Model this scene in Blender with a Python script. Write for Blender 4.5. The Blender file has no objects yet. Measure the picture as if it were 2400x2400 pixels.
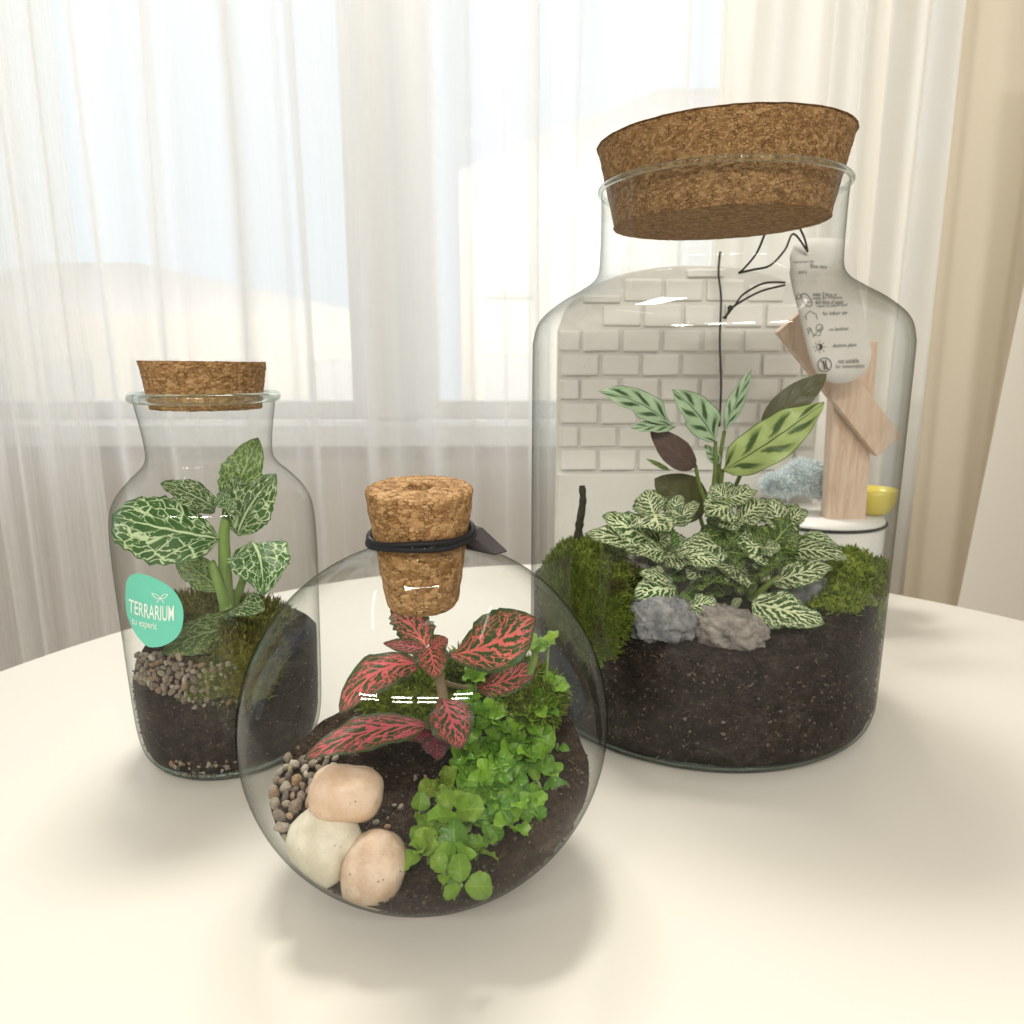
import bpy, bmesh, math, random
import numpy as np
from mathutils import Vector, Matrix, noise as mn
R = math.radians
rng = np.random.default_rng(7)
random.seed(7)
scene = bpy.context.scene
col = scene.collection

# ------------------------------------------------------------------ camera
H, F, PITCH = 0.23, 1700.0, 0.207          # camera height over the table, focal length in 2400ths, pitch
cam_d = bpy.data.cameras.new("camera")
cam = bpy.data.objects.new("camera", cam_d)
col.objects.link(cam)
cam.location = (0, 0, H)
cam.rotation_euler = (math.pi/2 - PITCH, 0, 0)
cam_d.sensor_width = 36
cam_d.lens = 36*F/2400
cam_d.clip_start, cam_d.clip_end = 0.01, 200
cam_d.dof.use_dof = True
cam_d.dof.focus_distance = 0.36
cam_d.dof.aperture_fstop = 15
scene.camera = cam

# ------------------------------------------------------------------ world, lamps, exposure
W = bpy.data.worlds.new("World")
scene.world = W
W.use_nodes = True
bg = W.node_tree.nodes["Background"]
bg.inputs[0].default_value = (1.0, 0.92, 0.79, 1)
bg.inputs[1].default_value = 0.36
scene.view_settings.view_transform = 'Standard'
scene.view_settings.look = 'None'
scene.view_settings.exposure = 0.32
scene.view_settings.gamma = 1
c = scene.cycles
c.use_denoising = True
c.max_bounces, c.diffuse_bounces, c.glossy_bounces = 10, 3, 4
c.transmission_bounces, c.transparent_max_bounces = 8, 40
c.sample_clamp_indirect = 6
c.blur_glossy = 0.3

def area(name, loc, target, sx, sy, power, color, spread=180):
    l = bpy.data.lights.new(name, 'AREA')
    l.shape, l.size, l.size_y, l.energy, l.color = 'RECTANGLE', sx, sy, power, color
    l.spread = R(spread)
    o = bpy.data.objects.new(name, l)
    col.objects.link(o)
    o.location = loc
    o.rotation_euler = (Vector(target)-Vector(loc)).to_track_quat('-Z', 'Y').to_euler()
    return o
# daylight coming in through the window behind the curtains
area("window_light", (-0.15, 2.05, 1.05), (0.0, 0.45, 0.05), 2.6, 1.5, 12, (0.98, 0.99, 1.0))
# lamp above the table, towards the window
area("ceiling_lamp", (-0.16, 0.98, 1.75), (0.0, 0.40, 0.0), 0.48, 0.24, 9.8, (1.0, 0.96, 0.89), 130)
# added area lamp standing in for daylight on the houses across the street
area("house_fill_light", (-1, 5.0, 5.0), (-1, 14, 1.5), 10, 4, 1450, (1.0, 0.98, 0.95))
# twin ceiling tubes over and behind the camera
for i, (x, y) in enumerate(((-1.15, -1.0), (-0.35, -1.15), (0.22, -1.15), (1.0, -0.95))):
    for dy in (0, 0.16):
        area("ceiling_tube", (x, y-.35-dy, 1.5), (x*.7, .2, .2), 0.46, 0.035, 4.5, (1.0, 0.95, 0.86))
area("ceiling_tube", (-0.9, 0.55, 1.9), (-0.9, 0.55, 0), 0.05, 1.0, 1.4, (1.0, 0.95, 0.86))
area("ceiling_tube", (1.05, 0.45, 1.9), (1.05, 0.45, 0), 0.05, 1.0, 1.4, (1.0, 0.95, 0.86))

# ------------------------------------------------------------------ helpers
CP, SP = math.cos(PITCH), math.sin(PITCH)
def P(px, py, Y):
    """world point seen at photo pixel (px, py) at distance Y in front of the camera"""
    dx, dv = (px-1200)/F, (1200-py)/F
    dy, dz = CP + dv*SP, -SP + dv*CP
    t = Y/dy
    return Vector((dx*t, Y, H+dz*t))
def size_at(p):   # metres per photo pixel at a world point
    return ((p.y*CP-(p.z-H)*SP))/F
OFF = {}
def tag(o, label=None, cat=None, group=None, kind=None):
    for k, v in (('label', label), ('category', cat), ('group', group), ('kind', kind)):
        if v: o[k] = v
    return o
def empty(name, loc, label=None, cat=None, group=None, kind=None):
    o = bpy.data.objects.new(name, None)
    o.empty_display_size = 0.01
    col.objects.link(o)
    o.location = loc
    OFF[o.name] = Vector(loc)
    return tag(o, label, cat, group, kind)
def mesh(name, verts, faces, mat=None, parent=None, origin=None, smooth=True, uv=None, mats=None, midx=None):
    off = OFF[parent.name] if parent else Vector(origin or (0, 0, 0))
    v = np.asarray(verts, float) - np.array(off)
    me = bpy.data.meshes.new(name)
    me.from_pydata(v.tolist(), [], [tuple(int(i) for i in f) for f in faces])
    for m in (mats or ([mat] if mat else [])): me.materials.append(m)
    if smooth: me.polygons.foreach_set('use_smooth', [True]*len(me.polygons))
    if midx is not None: me.polygons.foreach_set('material_index', midx)
    if uv is not None:
        l = me.uv_layers.new(name='UVMap')
        idx = np.empty(len(me.loops), int); me.loops.foreach_get('vertex_index', idx)
        l.data.foreach_set('uv', np.asarray(uv, float)[idx].ravel())
    me.update()
    o = bpy.data.objects.new(name, me)
    col.objects.link(o)
    if parent: o.parent = parent
    else: o.location = off
    OFF[o.name] = off
    return o
def place(o, parent=None):
    col.objects.link(o)
    if parent: o.parent = parent; OFF[o.name] = OFF[parent.name]
    return o
def box_geo(x0, x1, y0, y1, z0, z1, bev=0.0):
    bm = bmesh.new()
    bmesh.ops.create_cube(bm, size=1)
    for v in bm.verts:
        v.co = Vector((x0+(v.co.x+.5)*(x1-x0), y0+(v.co.y+.5)*(y1-y0), z0+(v.co.z+.5)*(z1-z0)))
    if bev: bmesh.ops.bevel(bm, geom=bm.edges[:], offset=bev, segments=2, affect='EDGES', profile=.6)
    bm.verts.index_update()
    r = [tuple(v.co) for v in bm.verts], [[v.index for v in f.verts] for f in bm.faces]
    bm.free()
    return r
def box(name, b, mat, parent=None, bev=0.0, **k):
    v, f = box_geo(*b, bev=bev)
    return mesh(name, v, f, mat, parent, origin=None if parent else ((b[0]+b[1])/2, (b[2]+b[3])/2, b[4]), smooth=False, **k)
def spline(pts, n=6, closed=False):
    p = np.asarray(pts, float); out = []
    N = len(p)
    for i in range(N-1):
        p0, p1, p2, p3 = p[max(i-1, 0)], p[i], p[i+1], p[min(i+2, N-1)]
        for t in np.linspace(0, 1, n, endpoint=False):
            out.append(.5*((2*p1)+(-p0+p2)*t+(2*p0-5*p1+4*p2-p3)*t*t+(-p0+3*p1-3*p2+p3)*t**3))
    out.append(p[-1])
    return np.array(out)
def lathe(cx, cy, prof, n=128, closed=False, wob=None):
    """prof: rows of (z, r)"""
    v, f = [], []
    m = len(prof)
    for j, (z, r) in enumerate(prof):
        for i in range(n):
            a = 2*math.pi*i/n
            rr = r*(1+(wob(a, z) if wob else 0))
            v.append((cx+rr*math.cos(a), cy+rr*math.sin(a), z))
    for j in range(m if closed else m-1):
        k = (j+1) % m
        for i in range(n):
            i2 = (i+1) % n
            f.append((j*n+i, j*n+i2, k*n+i2, k*n+i))
    return v, f
def tube_geo(pts, rad, n=8, caps=True):
    p = [Vector(q) for q in pts]
    v, f = [], []
    up = Vector((0.31, 0.52, 0.79))
    for i, q in enumerate(p):
        t = (p[min(i+1, len(p)-1)]-p[max(i-1, 0)]).normalized()
        a = t.cross(up).normalized(); b = t.cross(a)
        r = rad[i] if hasattr(rad, '__len__') else rad
        for k in range(n):
            th = 2*math.pi*k/n
            v.append(tuple(q+a*(r*math.cos(th))+b*(r*math.sin(th))))
    for i in range(len(p)-1):
        for k in range(n):
            k2 = (k+1) % n
            f.append((i*n+k, i*n+k2, (i+1)*n+k2, (i+1)*n+k))
    if caps:
        f.append(tuple(range(n))); f.append(tuple(range((len(p)-1)*n, len(p)*n))[::-1])
    return v, f
def join(*geos):
    V, Fc = [], []
    for v, f in geos:
        o = len(V); V += [tuple(q) for q in v]
        Fc += [tuple(i+o for i in q) for q in f]
    return V, Fc
def ico(sub=3):
    bm = bmesh.new(); bmesh.ops.create_icosphere(bm, subdivisions=sub, radius=1)
    bm.verts.index_update()
    r = [Vector(v.co) for v in bm.verts], [[v.index for v in f.verts] for f in bm.faces]
    bm.free(); return r

# ------------------------------------------------------------------ materials
class NT:
    def __init__(s, name):
        s.m = bpy.data.materials.new(name); s.m.use_nodes = True
        s.t = s.m.node_tree; s.t.nodes.clear()
        s.out = s.t.nodes.new('ShaderNodeOutputMaterial')
    def n(s, kind, **k):
        x = s.t.nodes.new('ShaderNode'+kind)
        for a, b in k.items(): setattr(x, a, b)
        return x
    def put(s, sock, val):
        if isinstance(val, bpy.types.NodeSocket): s.t.links.new(val, sock)
        elif val is not None:
            if hasattr(val, '__len__') and len(val) == 3 and sock.type == 'RGBA': val = (*val, 1)
            sock.default_value = val
    def math(s, op, a, b=0.0, cc=None, clamp=False):
        x = s.n('Math', operation=op, use_clamp=clamp)
        s.put(x.inputs[0], a); s.put(x.inputs[1], b)
        if cc is not None: s.put(x.inputs[2], cc)
        return x.outputs[0]
    def add(s, a, b): return s.math('ADD', a, b)
    def sub(s, a, b): return s.math('SUBTRACT', a, b)
    def mul(s, a, b): return s.math('MULTIPLY', a, b)
    def ramp01(s, x, lo, hi):    # 0 at lo .. 1 at hi, clamped
        r = s.n('MapRange'); r.clamp = True
        s.put(r.inputs[0], x); s.put(r.inputs[1], lo); s.put(r.inputs[2], hi)
        return r.outputs[0]
    def comb(s, x, y, z):
        q = s.n('CombineXYZ'); s.put(q.inputs[0], x); s.put(q.inputs[1], y); s.put(q.inputs[2], z); return q.outputs[0]
    def obj(s): return s.n('TexCoord').outputs['Object']
    def mapv(s, v, scale): 
        q = s.n('Mapping'); s.put(q.inputs[0], v); q.inputs['Scale'].default_value = scale; return q.outputs[0]
    def noise(s, v, scale, detail=3, rough=.55, dist=0):
        q = s.n('TexNoise'); s.put(q.inputs['Vector'], v); q.inputs['Scale'].default_value = scale
        q.inputs['Detail'].default_value = detail; q.inputs['Roughness'].default_value = rough; q.inputs['Distortion'].default_value = dist
        return q.outputs['Fac']
    def vor(s, v, scale, feature='F1', out='Distance', rnd=1.0):
        q = s.n('TexVoronoi', feature=feature); s.put(q.inputs['Vector'], v); q.inputs['Scale'].default_value = scale
        q.inputs['Randomness'].default_value = rnd
        return q.outputs[out]
    def mix(s, f, a, b):
        q = s.n('Mix', data_type='RGBA'); s.put(q.inputs[0], f); s.put(q.inputs[6], a); s.put(q.inputs[7], b); return q.outputs[2]
    def cramp(s, f, stops):
        q = s.n('ValToRGB'); s.put(q.inputs[0], f); e = q.color_ramp.elements
        while len(e) < len(stops): e.new(0.5)
        for i, (p, cl) in enumerate(stops): e[i].position = p; e[i].color = (*cl, 1)
        return q.outputs[0]
    def bump(s, h, strength=.5, dist=.001):
        q = s.n('Bump'); s.put(q.inputs['Height'], h); q.inputs['Strength'].default_value = strength; q.inputs['Distance'].default_value = dist; return q.outputs[0]
    def bsdf(s, color, rough=.5, normal=None, spec=.5, **k):
        q = s.n('BsdfPrincipled'); s.put(q.inputs['Base Color'], color); s.put(q.inputs['Roughness'], rough)
        q.inputs['Specular IOR Level'].default_value = spec
        if normal is not None: s.put(q.inputs['Normal'], normal)
        for a, b in k.items(): s.put(q.inputs[a.replace('_', ' ')], b)
        return q.outputs[0]
    def shader(s, kind, color, normal=None, rough=None):
        q = s.n('Bsdf'+kind); s.put(q.inputs['Color'], color)
        if rough is not None: q.inputs['Roughness'].default_value = rough
        if normal is not None: s.put(q.inputs['Normal'], normal)
        return q.outputs[0]
    def mixs(s, f, a, b):
        q = s.n('MixShader'); s.put(q.inputs[0], f); s.put(q.inputs[1], a); s.put(q.inputs[2], b); return q.outputs[0]
    def done(s, sh): s.t.links.new(sh, s.out.inputs[0]); return s.m
def plain(name, color, rough=.6, spec=.4, nscale=60, namt=.06):
    t = NT(name)
    f = t.noise(t.obj(), nscale, 4)
    cl = t.mix(f, tuple(x*(1-namt) for x in color), tuple(min(1, x*(1+namt)) for x in color))
    return t.done(t.bsdf(cl, rough, t.bump(f, .15, .0008), spec))

def cork_mat(name, bright=1.0, scale=330):
    t = NT(name)
    o = t.obj()
    w = t.noise(o, 120, 3)
    v = t.n('VectorMath', operation='ADD'); t.put(v.inputs[0], t.mapv(o, (1, 1, 1.75)))
    t.put(v.inputs[1], t.comb(t.mul(w, .006), t.mul(w, -.005), t.mul(w, .007)))
    cellc = t.n('TexVoronoi'); t.put(cellc.inputs['Vector'], v.outputs[0]); cellc.inputs['Scale'].default_value = scale
    sep = t.n('SeparateColor'); t.put(sep.inputs[0], cellc.outputs['Color'])
    e = t.vor(v.outputs[0], scale, 'DISTANCE_TO_EDGE')
    fine = t.noise(o, 900, 4, .7)
    k = t.add(t.mul(sep.outputs[0], .62), t.mul(fine, .40))
    b = bright
    cl = t.cramp(k, [(.05, (.20*b, .095*b, .036*b)), (.38, (.36*b, .20*b, .085*b)), (.65, (.47*b, .28*b, .125*b)), (.95, (.62*b, .40*b, .20*b))])
    gap = t.mul(t.ramp01(e, .07, .0), t.ramp01(t.noise(o, 260, 2), .38, .6))
    cl = t.mix(t.mul(gap, .85), cl, (.085*b, .036*b, .014*b))
    pit = t.ramp01(t.noise(o, 420, 3, .6), .66, .72)
    cl = t.mix(t.mul(pit, .7), cl, (.09*b, .04*b, .016*b))
    h = t.add(t.mul(t.sub(1, gap), .7), t.mul(fine, .5))
    return t.done(t.bsdf(cl, .85, t.bump(t.sub(h, pit), .9, .0009), .15))

def glass_thin(name, haze=.02, edge=(.36, .38, .33), rim=.85, dirt_lo=0.0, dirt_hi=.1, dirt=.18, streak=.05, refl=.26):
    """thin clear wall: fresnel reflection of both faces, a little grime, edge-on darkening painted into the tint"""
    t = NT(name)
    lw = t.n('LayerWeight'); lw.inputs[0].default_value = .5
    fc = lw.outputs['Facing']
    f5 = t.math('POWER', fc, 5.0)
    fr = t.add(.042, t.mul(f5, .75))
    R2 = t.math('DIVIDE', t.mul(fr, 2), t.add(1, fr))
    tint = t.mix(t.mul(t.math('POWER', fc, 3.6), rim), (.978, .984, .978), edge)  # edge-on darkening painted into the tint, in place of refraction in the wall
    tint = t.mix(t.mul(t.math('POWER', fc, 9.0), rim), tint, tuple(x*.30 for x in edge))
    o = t.obj()
    wav = t.bump(t.noise(t.mapv(o, (1, 1, .5)), 12, 1), .02, .002)
    base = t.mixs(t.mul(R2, refl), t.shader('Transparent', tint), t.shader('Glossy', (1, 1, 1), wav, 0.0))
    sz = t.n('SeparateXYZ'); t.put(sz.inputs[0], o)
    low = t.ramp01(sz.outputs[2], dirt_hi, dirt_lo)
    sm = t.ramp01(t.noise(t.mapv(o, (1, 1, .22)), 70, 5, .65), .48, .74)
    spots = t.ramp01(t.vor(o, 190), .11, .06)
    spots = t.mul(spots, t.ramp01(t.noise(o, 45, 2), .56, .66))
    d = t.add(t.add(haze, t.mul(sm, streak)), t.mul(low, t.mul(t.add(.35, t.noise(o, 130, 4, .7)), dirt)))
    d = t.add(d, t.mul(spots, .22))
    d = t.mul(d, t.add(1, t.mul(t.math('POWER', fc, 2.5), 1.6)))
    d = t.math('MINIMUM', d, .75)
    hz = t.mixs(.4, t.shader('Diffuse', (.72, .68, .62)), t.shader('Translucent', (.72, .69, .64)))
    return t.done(t.mixs(d, base, hz))
def glass_solid(name, color=(.93, .97, .95)):
    t = NT(name)
    q = t.n('BsdfGlass'); t.put(q.inputs['Color'], color); q.inputs['IOR'].default_value = 1.48; q.inputs['Roughness'].default_value = .02
    lw = t.n('LayerWeight'); lw.inputs[0].default_value = .4
    tr = t.shader('Transparent', color)
    return t.done(t.mixs(.2, q.outputs[0], tr))

def vein_mat(name, dark, dark2, vein, n2=8, k=1.4, tsec=.16, fill=0., net=.05, nscale=9, nlo=.25, edge=.10, aspect=2., trans=.22, rough=.38, back=None, mid=.07, soft=.07):
    t = NT(name)
    uv = t.n('UVMap'); s = t.n('SeparateXYZ'); t.put(s.inputs[0], uv.outputs[0])
    u = s.outputs[0]; v = t.mul(t.sub(s.outputs[1], .5), 2); a = t.math('ABSOLUTE', v)
    rnd = t.n('ObjectInfo').outputs['Random']
    vec = t.comb(t.mul(u, aspect), v, t.mul(rnd, 37))
    nz = t.sub(t.noise(vec, 3.2, 3), .5)
    nz2 = t.sub(t.noise(vec, 11, 2), .5)
    sg = t.math('SIGN', v)
    ph = t.add(t.sub(t.mul(u, n2), t.mul(t.math('POWER', a, .85), k*n2*.18)), t.add(t.mul(sg, .25), t.add(t.mul(nz, 1.9), t.mul(nz2, .6))))
    tr = t.mul(t.math('ABSOLUTE', t.sub(t.math('FRACT', ph), .5)), 2)
    thr = t.add(t.mul(tsec, t.sub(1.12, t.mul(a, .75))), t.mul(fill, t.ramp01(a, .62, .0)))
    sec = t.math('DIVIDE', t.sub(t.add(thr, soft), tr), soft*1.3, clamp=True)
    nv = t.comb(t.sub(t.mul(u, aspect), t.mul(a, .45)), t.add(v, t.mul(nz2, .15)), t.mul(rnd, 53))
    e = t.vor(nv, nscale, 'DISTANCE_TO_EDGE')
    nm = t.mul(t.ramp01(e, net, net*.35), t.ramp01(a, nlo, nlo+.2))
    md = t.ramp01(a, t.mul(mid, t.sub(1.25, u)), t.mul(mid*.5, t.sub(1.25, u)))
    mask = t.math('MAXIMUM', t.math('MAXIMUM', sec, nm), md)
    mask = t.mul(mask, t.ramp01(t.add(a, t.mul(nz2, .25)), 1.0-edge*.35, 1.0-edge*1.4))
    mask = t.mul(mask, t.ramp01(t.add(u, t.mul(nz2, .15)), 1.0, .93))
    base = t.mix(t.ramp01(t.add(nz, .5), .3, .7), dark, dark2)
    jit = t.n('HueSaturation'); t.put(jit.inputs['Color'], t.mix(mask, base, vein))
    t.put(jit.inputs['Value'], t.add(.86, t.mul(rnd, .3))); t.put(jit.inputs['Hue'], t.add(.49, t.mul(rnd, .02)))
    cl = jit.outputs[0]
    if back is not None:
        g = t.n('NewGeometry'); cl = t.mix(g.outputs['Backfacing'], cl, back)
    nb = t.bump(t.add(t.mul(mask, -.8), t.mul(nz2, .5)), .55, .0007)
    sh = t.bsdf(cl, rough, nb, .45)
    return t.done(t.mixs(trans, sh, t.shader('Translucent', cl)))

M = {}
M['cork'] = cork_mat('cork_pale', .95, 400)
M['cork_small'] = cork_mat('cork_warm', .88, 380)
M['cork_dark'] = cork_mat('cork_dark', .78, 440)
M['glass'] = glass_thin('clear_glass', .001, dirt_lo=.0, dirt_hi=.125, dirt=.002, streak=.009)
M['glass_small'] = glass_thin('clear_glass_small_jar', .002, dirt_lo=.03, dirt_hi=.11, dirt=.004, streak=.06)
M['glass_globe'] = glass_thin('clear_glass_globe', .001, dirt_lo=.0, dirt_hi=.085, dirt=.014, streak=.010, rim=.95)
M['glass_solid'] = glass_solid('thick_glass')
M['red'] = vein_mat('pink_veined_leaf', (.028, .060, .016), (.045, .085, .020), (.66, .125, .13), n2=6, k=2.3, tsec=.16, fill=.32, net=.085, nscale=5.5, nlo=.22, edge=.22, trans=.18, mid=.09, soft=.09, back=(.30, .13, .12))
M['red_dark'] = vein_mat('dark_pink_veined_leaf', (.030, .035, .020), (.05, .05, .03), (.33, .035, .07), n2=7, k=1.9, tsec=.24, fill=.22, net=.07, nscale=6.5, nlo=.35, edge=.14, trans=.12)
M['white'] = vein_mat('white_veined_leaf', (.036, .105, .020), (.060, .15, .030), (.60, .72, .42), n2=5, k=1.7, tsec=.07, fill=.0, net=.075, nscale=3.6, nlo=.10, edge=.05, trans=.22, mid=.06, soft=.06, back=(.20, .30, .10))
M['white_pale'] = vein_mat('pale_green_veined_leaf', (.07, .145, .03), (.10, .19, .045), (.37, .48, .19), n2=7, k=1.7, tsec=.11, fill=.08, net=.085, nscale=5.2, nlo=.12, edge=.05, trans=.35, back=(.22, .33, .10))
M['white2'] = vein_mat('cream_veined_leaf', (.028, .080, .015), (.050, .115, .022), (.70, .76, .46), n2=7, k=2.1, tsec=.33, fill=.10, net=.085, nscale=6, nlo=.42, edge=.09, trans=.2, mid=.08, soft=.09, back=(.20, .28, .11))
M['green2'] = vein_mat('dark_green_yellow_veined_leaf', (.036, .090, .012), (.065, .150, .018), (.42, .54, .15), n2=7, k=1.9, tsec=.10, fill=.0, net=.07, nscale=6, nlo=.3, edge=.06, trans=.3, mid=.07, back=(.16, .25, .06))

def calathea(name, pale, dark, back):
    t = NT(name)
    uv = t.n('UVMap'); s = t.n('SeparateXYZ'); t.put(s.inputs[0], uv.outputs[0])
    u = s.outputs[0]; v = t.mul(t.sub(s.outputs[1], .5), 2); a = t.math('ABSOLUTE', v)
    rnd = t.n('ObjectInfo').outputs['Random']
    nz = t.sub(t.noise(t.comb(t.mul(u, 2.5), v, t.mul(rnd, 31)), 4, 2), .5)
    ph = t.add(t.sub(t.mul(u, 3.6), t.mul(a, 1.1)), t.add(t.mul(t.math('SIGN', v), .25), t.mul(nz, .25)))
    tr = t.mul(t.math('ABSOLUTE', t.sub(t.math('FRACT', ph), .5)), 2)
    blot = t.mul(t.ramp01(tr, t.add(.52, t.mul(nz, .5)), .25), t.mul(t.ramp01(a, .05, .22), t.ramp01(a, .86, .58)))
    fine = t.mul(t.ramp01(t.mul(t.math('ABSOLUTE', t.sub(t.math('FRACT', t.mul(ph, 3)), .5)), 2), .25, .1), .35)
    mid = t.ramp01(a, .045, .02)
    mrg = t.ramp01(a, .93, .985)
    mk = t.math('MAXIMUM', t.math('MAXIMUM', blot, mid), t.math('MAXIMUM', mrg, t.mul(fine, .25)))
    cl = t.mix(mk, t.mix(t.add(nz, .5), pale, tuple(x*.72 for x in pale)), dark)
    g = t.n('NewGeometry'); cl2 = t.mix(g.outputs['Backfacing'], cl, back)
    nb = t.bump(t.sub(t.mul(nz, .6), t.mul(mk, .4)), .4, .0008)
    return t.done(t.mixs(.18, t.bsdf(cl2, .35, nb, .45), t.shader('Translucent', cl2)))
M['cala'] = calathea('striped_pale_leaf', (.42, .58, .36), (.035, .085, .030), (.085, .050, .035))
M['cala_yellow'] = calathea('striped_yellow_green_leaf', (.44, .56, .19), (.055, .105, .020), (.10, .10, .025))
def simple_leaf(name, c1, c2, rough=.4, trans=.25, spot=0.0):
    t = NT(name)
    uv = t.n('UVMap'); s = t.n('SeparateXYZ'); t.put(s.inputs[0], uv.outputs[0])
    u = s.outputs[0]; v = t.mul(t.sub(s.outputs[1], .5), 2); a = t.math('ABSOLUTE', v)
    rnd = t.n('ObjectInfo').outputs['Random']
    nz = t.noise(t.comb(t.mul(u, 1.5), v, t.mul(rnd, 41)), 5, 3)
    ph = t.sub(t.mul(u, 4.5), t.mul(a, 1.6))
    tr = t.mul(t.math('ABSOLUTE', t.sub(t.math('FRACT', ph), .5)), 2)
    vn = t.math('MAXIMUM', t.mul(t.ramp01(tr, .22, .05), t.ramp01(a, 1, .3)), t.ramp01(a, .10, .02))
    cl = t.mix(t.math('ADD', t.mul(nz, .5), t.sub(t.mul(rnd, .95), .2), clamp=True), c1, c2)
    cl = t.mix(t.mul(vn, .30), cl, tuple(min(1, x*1.7) for x in c2))
    if spot: cl = t.mix(t.mul(t.ramp01(t.noise(t.comb(t.mul(u, 1.5), v, t.mul(rnd, 9)), 9, 3), .58, .62), t.ramp01(u, .75, .5)), cl, (.02, .03, .01))
    nb = t.bump(t.sub(t.mul(nz, .8), t.mul(vn, .8)), .5, .0006)
    return t.done(t.mixs(trans, t.bsdf(cl, rough, nb, .5), t.shader('Translucent', cl)))
M['creep'] = simple_leaf('glossy_green_leaf', (.065, .20, .013), (.23, .43, .036), .33, .3)
M['creep_lime'] = simple_leaf('lime_green_leaf', (.16, .32, .022), (.29, .46, .05), .36, .35)
M['creep_spot'] = simple_leaf('spotted_lime_leaf', (.17, .27, .02), (.27, .36, .03), .36, .35, 1.)
M['olive'] = simple_leaf('dark_olive_leaf', (.050, .055, .018), (.085, .085, .026), .4, .25)
M['purple'] = simple_leaf('dull_purple_leaf_underside', (.085, .050, .042), (.12, .085, .055), .45, .2)
M['stem_green'] = plain('green_stem', (.20, .31, .08), .45, .4, 200, .2)
M['stem_brown'] = plain('brown_stem', (.20, .15, .09), .5, .4, 200, .25)
M['stem_olive'] = plain('olive_stem', (.14, .20, .04), .45, .4, 200, .2)

def soil_mat(name, lo, hi, fleck=.10):
    t = NT(name)
    o = t.obj()
    n1 = t.noise(o, 140, 8, .72); n2 = t.noise(t.mapv(o, (1, 1, 2.2)), 420, 4, .7); n3 = t.noise(o, 28, 2)
    k = t.add(t.mul(n1, .5), t.add(t.mul(n2, .35), t.mul(n3, .25)))
    cl = t.cramp(k, [(.40, tuple(x*.35 for x in lo)), (.50, lo), (.59, hi), (.70, tuple(min(1, x*2.6) for x in hi))])
    fl = t.mul(t.ramp01(t.vor(o, 230), .13, .06), t.ramp01(t.noise(o, 90, 2), .58, .64))
    cl = t.mix(t.mul(fl, .8), cl, (fleck*3.4, fleck*3, fleck*2.5))
    fib = t.ramp01(t.noise(t.mapv(o, (2.6, 2.6, .7)), 330, 2, .5, 1.5), .66, .72)
    cl = t.mix(t.mul(fib, .55), cl, (fleck*1.6, fleck*1.15, fleck*.75))
    return t.done(t.bsdf(cl, .95, t.bump(t.add(n1, t.mul(n2, .6)), 1.0, .0025), .15))
M['soil'] = soil_mat('potting_soil', (.013, .010, .008), (.036, .028, .022))
M['soil_red'] = soil_mat('reddish_soil', (.022, .013, .008), (.048, .029, .019))
def moss_mat(name, a, b, c3, brown=.0):
    t = NT(name)
    g = t.n('NewGeometry')
    k = t.add(t.mul(g.outputs['Random Per Island'], .5), t.mul(t.noise(t.obj(), 90, 4), .55))
    cl = t.cramp(k, [(.2, a), (.55, b), (.85, c3)])
    cl = t.mix(t.mul(t.ramp01(t.noise(t.obj(), 55, 3), .52, .66), brown), cl, (.060, .045, .018))
    return t.done(t.mixs(.25, t.bsdf(cl, .75, None, .2), t.shader('Translucent', cl)))
M['moss'] = moss_mat('moss', (.048, .076, .012), (.125, .175, .023), (.28, .33, .06), .75)
M['moss_bright'] = moss_mat('bright_moss', (.06, .095, .012), (.17, .24, .025), (.34, .41, .06), .35)
M['moss_brown'] = moss_mat('brownish_moss', (.055, .05, .016), (.13, .13, .03), (.25, .25, .06))
M['crumb'] = moss_mat('soil_crumbs', (.012, .008, .006), (.06, .042, .03), (.26, .20, .15))
def stone_mat(name, c1, c2, scale=45, speck=.5, rough=.5, bump=.4):
    t = NT(name)
    o = t.obj()
    n1 = t.noise(o, scale, 5, .6); n2 = t.noise(o, scale*9, 3, .6)
    cl = t.mix(t.ramp01(n1, .35, .68), c1, c2)
    sp = t.ramp01(t.vor(o, scale*3.0), .20, .12)
    sp = t.mul(sp, t.ramp01(t.noise(o, scale*.8, 3), .52, .6))
    cl = t.mix(t.mul(sp, speck), cl, (.06, .045, .03))
    cl = t.mix(t.mul(t.ramp01(n2, .55, .75), .25), cl, tuple(min(1, x*1.25) for x in c2))
    return t.done(t.bsdf(cl, rough, t.bump(t.add(n1, t.mul(n2, .6)), bump, .0016), .4))
M['stone_tan'] = stone_mat('tan_stone', (.58, .40, .265), (.72, .55, .42), 110, .7, .36)
M['stone_cream'] = stone_mat('cream_stone', (.60, .55, .43), (.74, .69, .57), 110, .5, .38)
M['stone_pink'] = stone_mat('pinkish_stone', (.54, .37, .25), (.74, .60, .48), 120, .85, .33)
M['rock_blue'] = stone_mat('blue_grey_rock', (.13, .137, .15), (.36, .36, .365), 130, .5, .85, 1.0)
M['rock_brown'] = stone_mat('brown_grey_rock', (.17, .15, .135), (.42, .38, .345), 130, .5, .85, 1.0)
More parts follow.
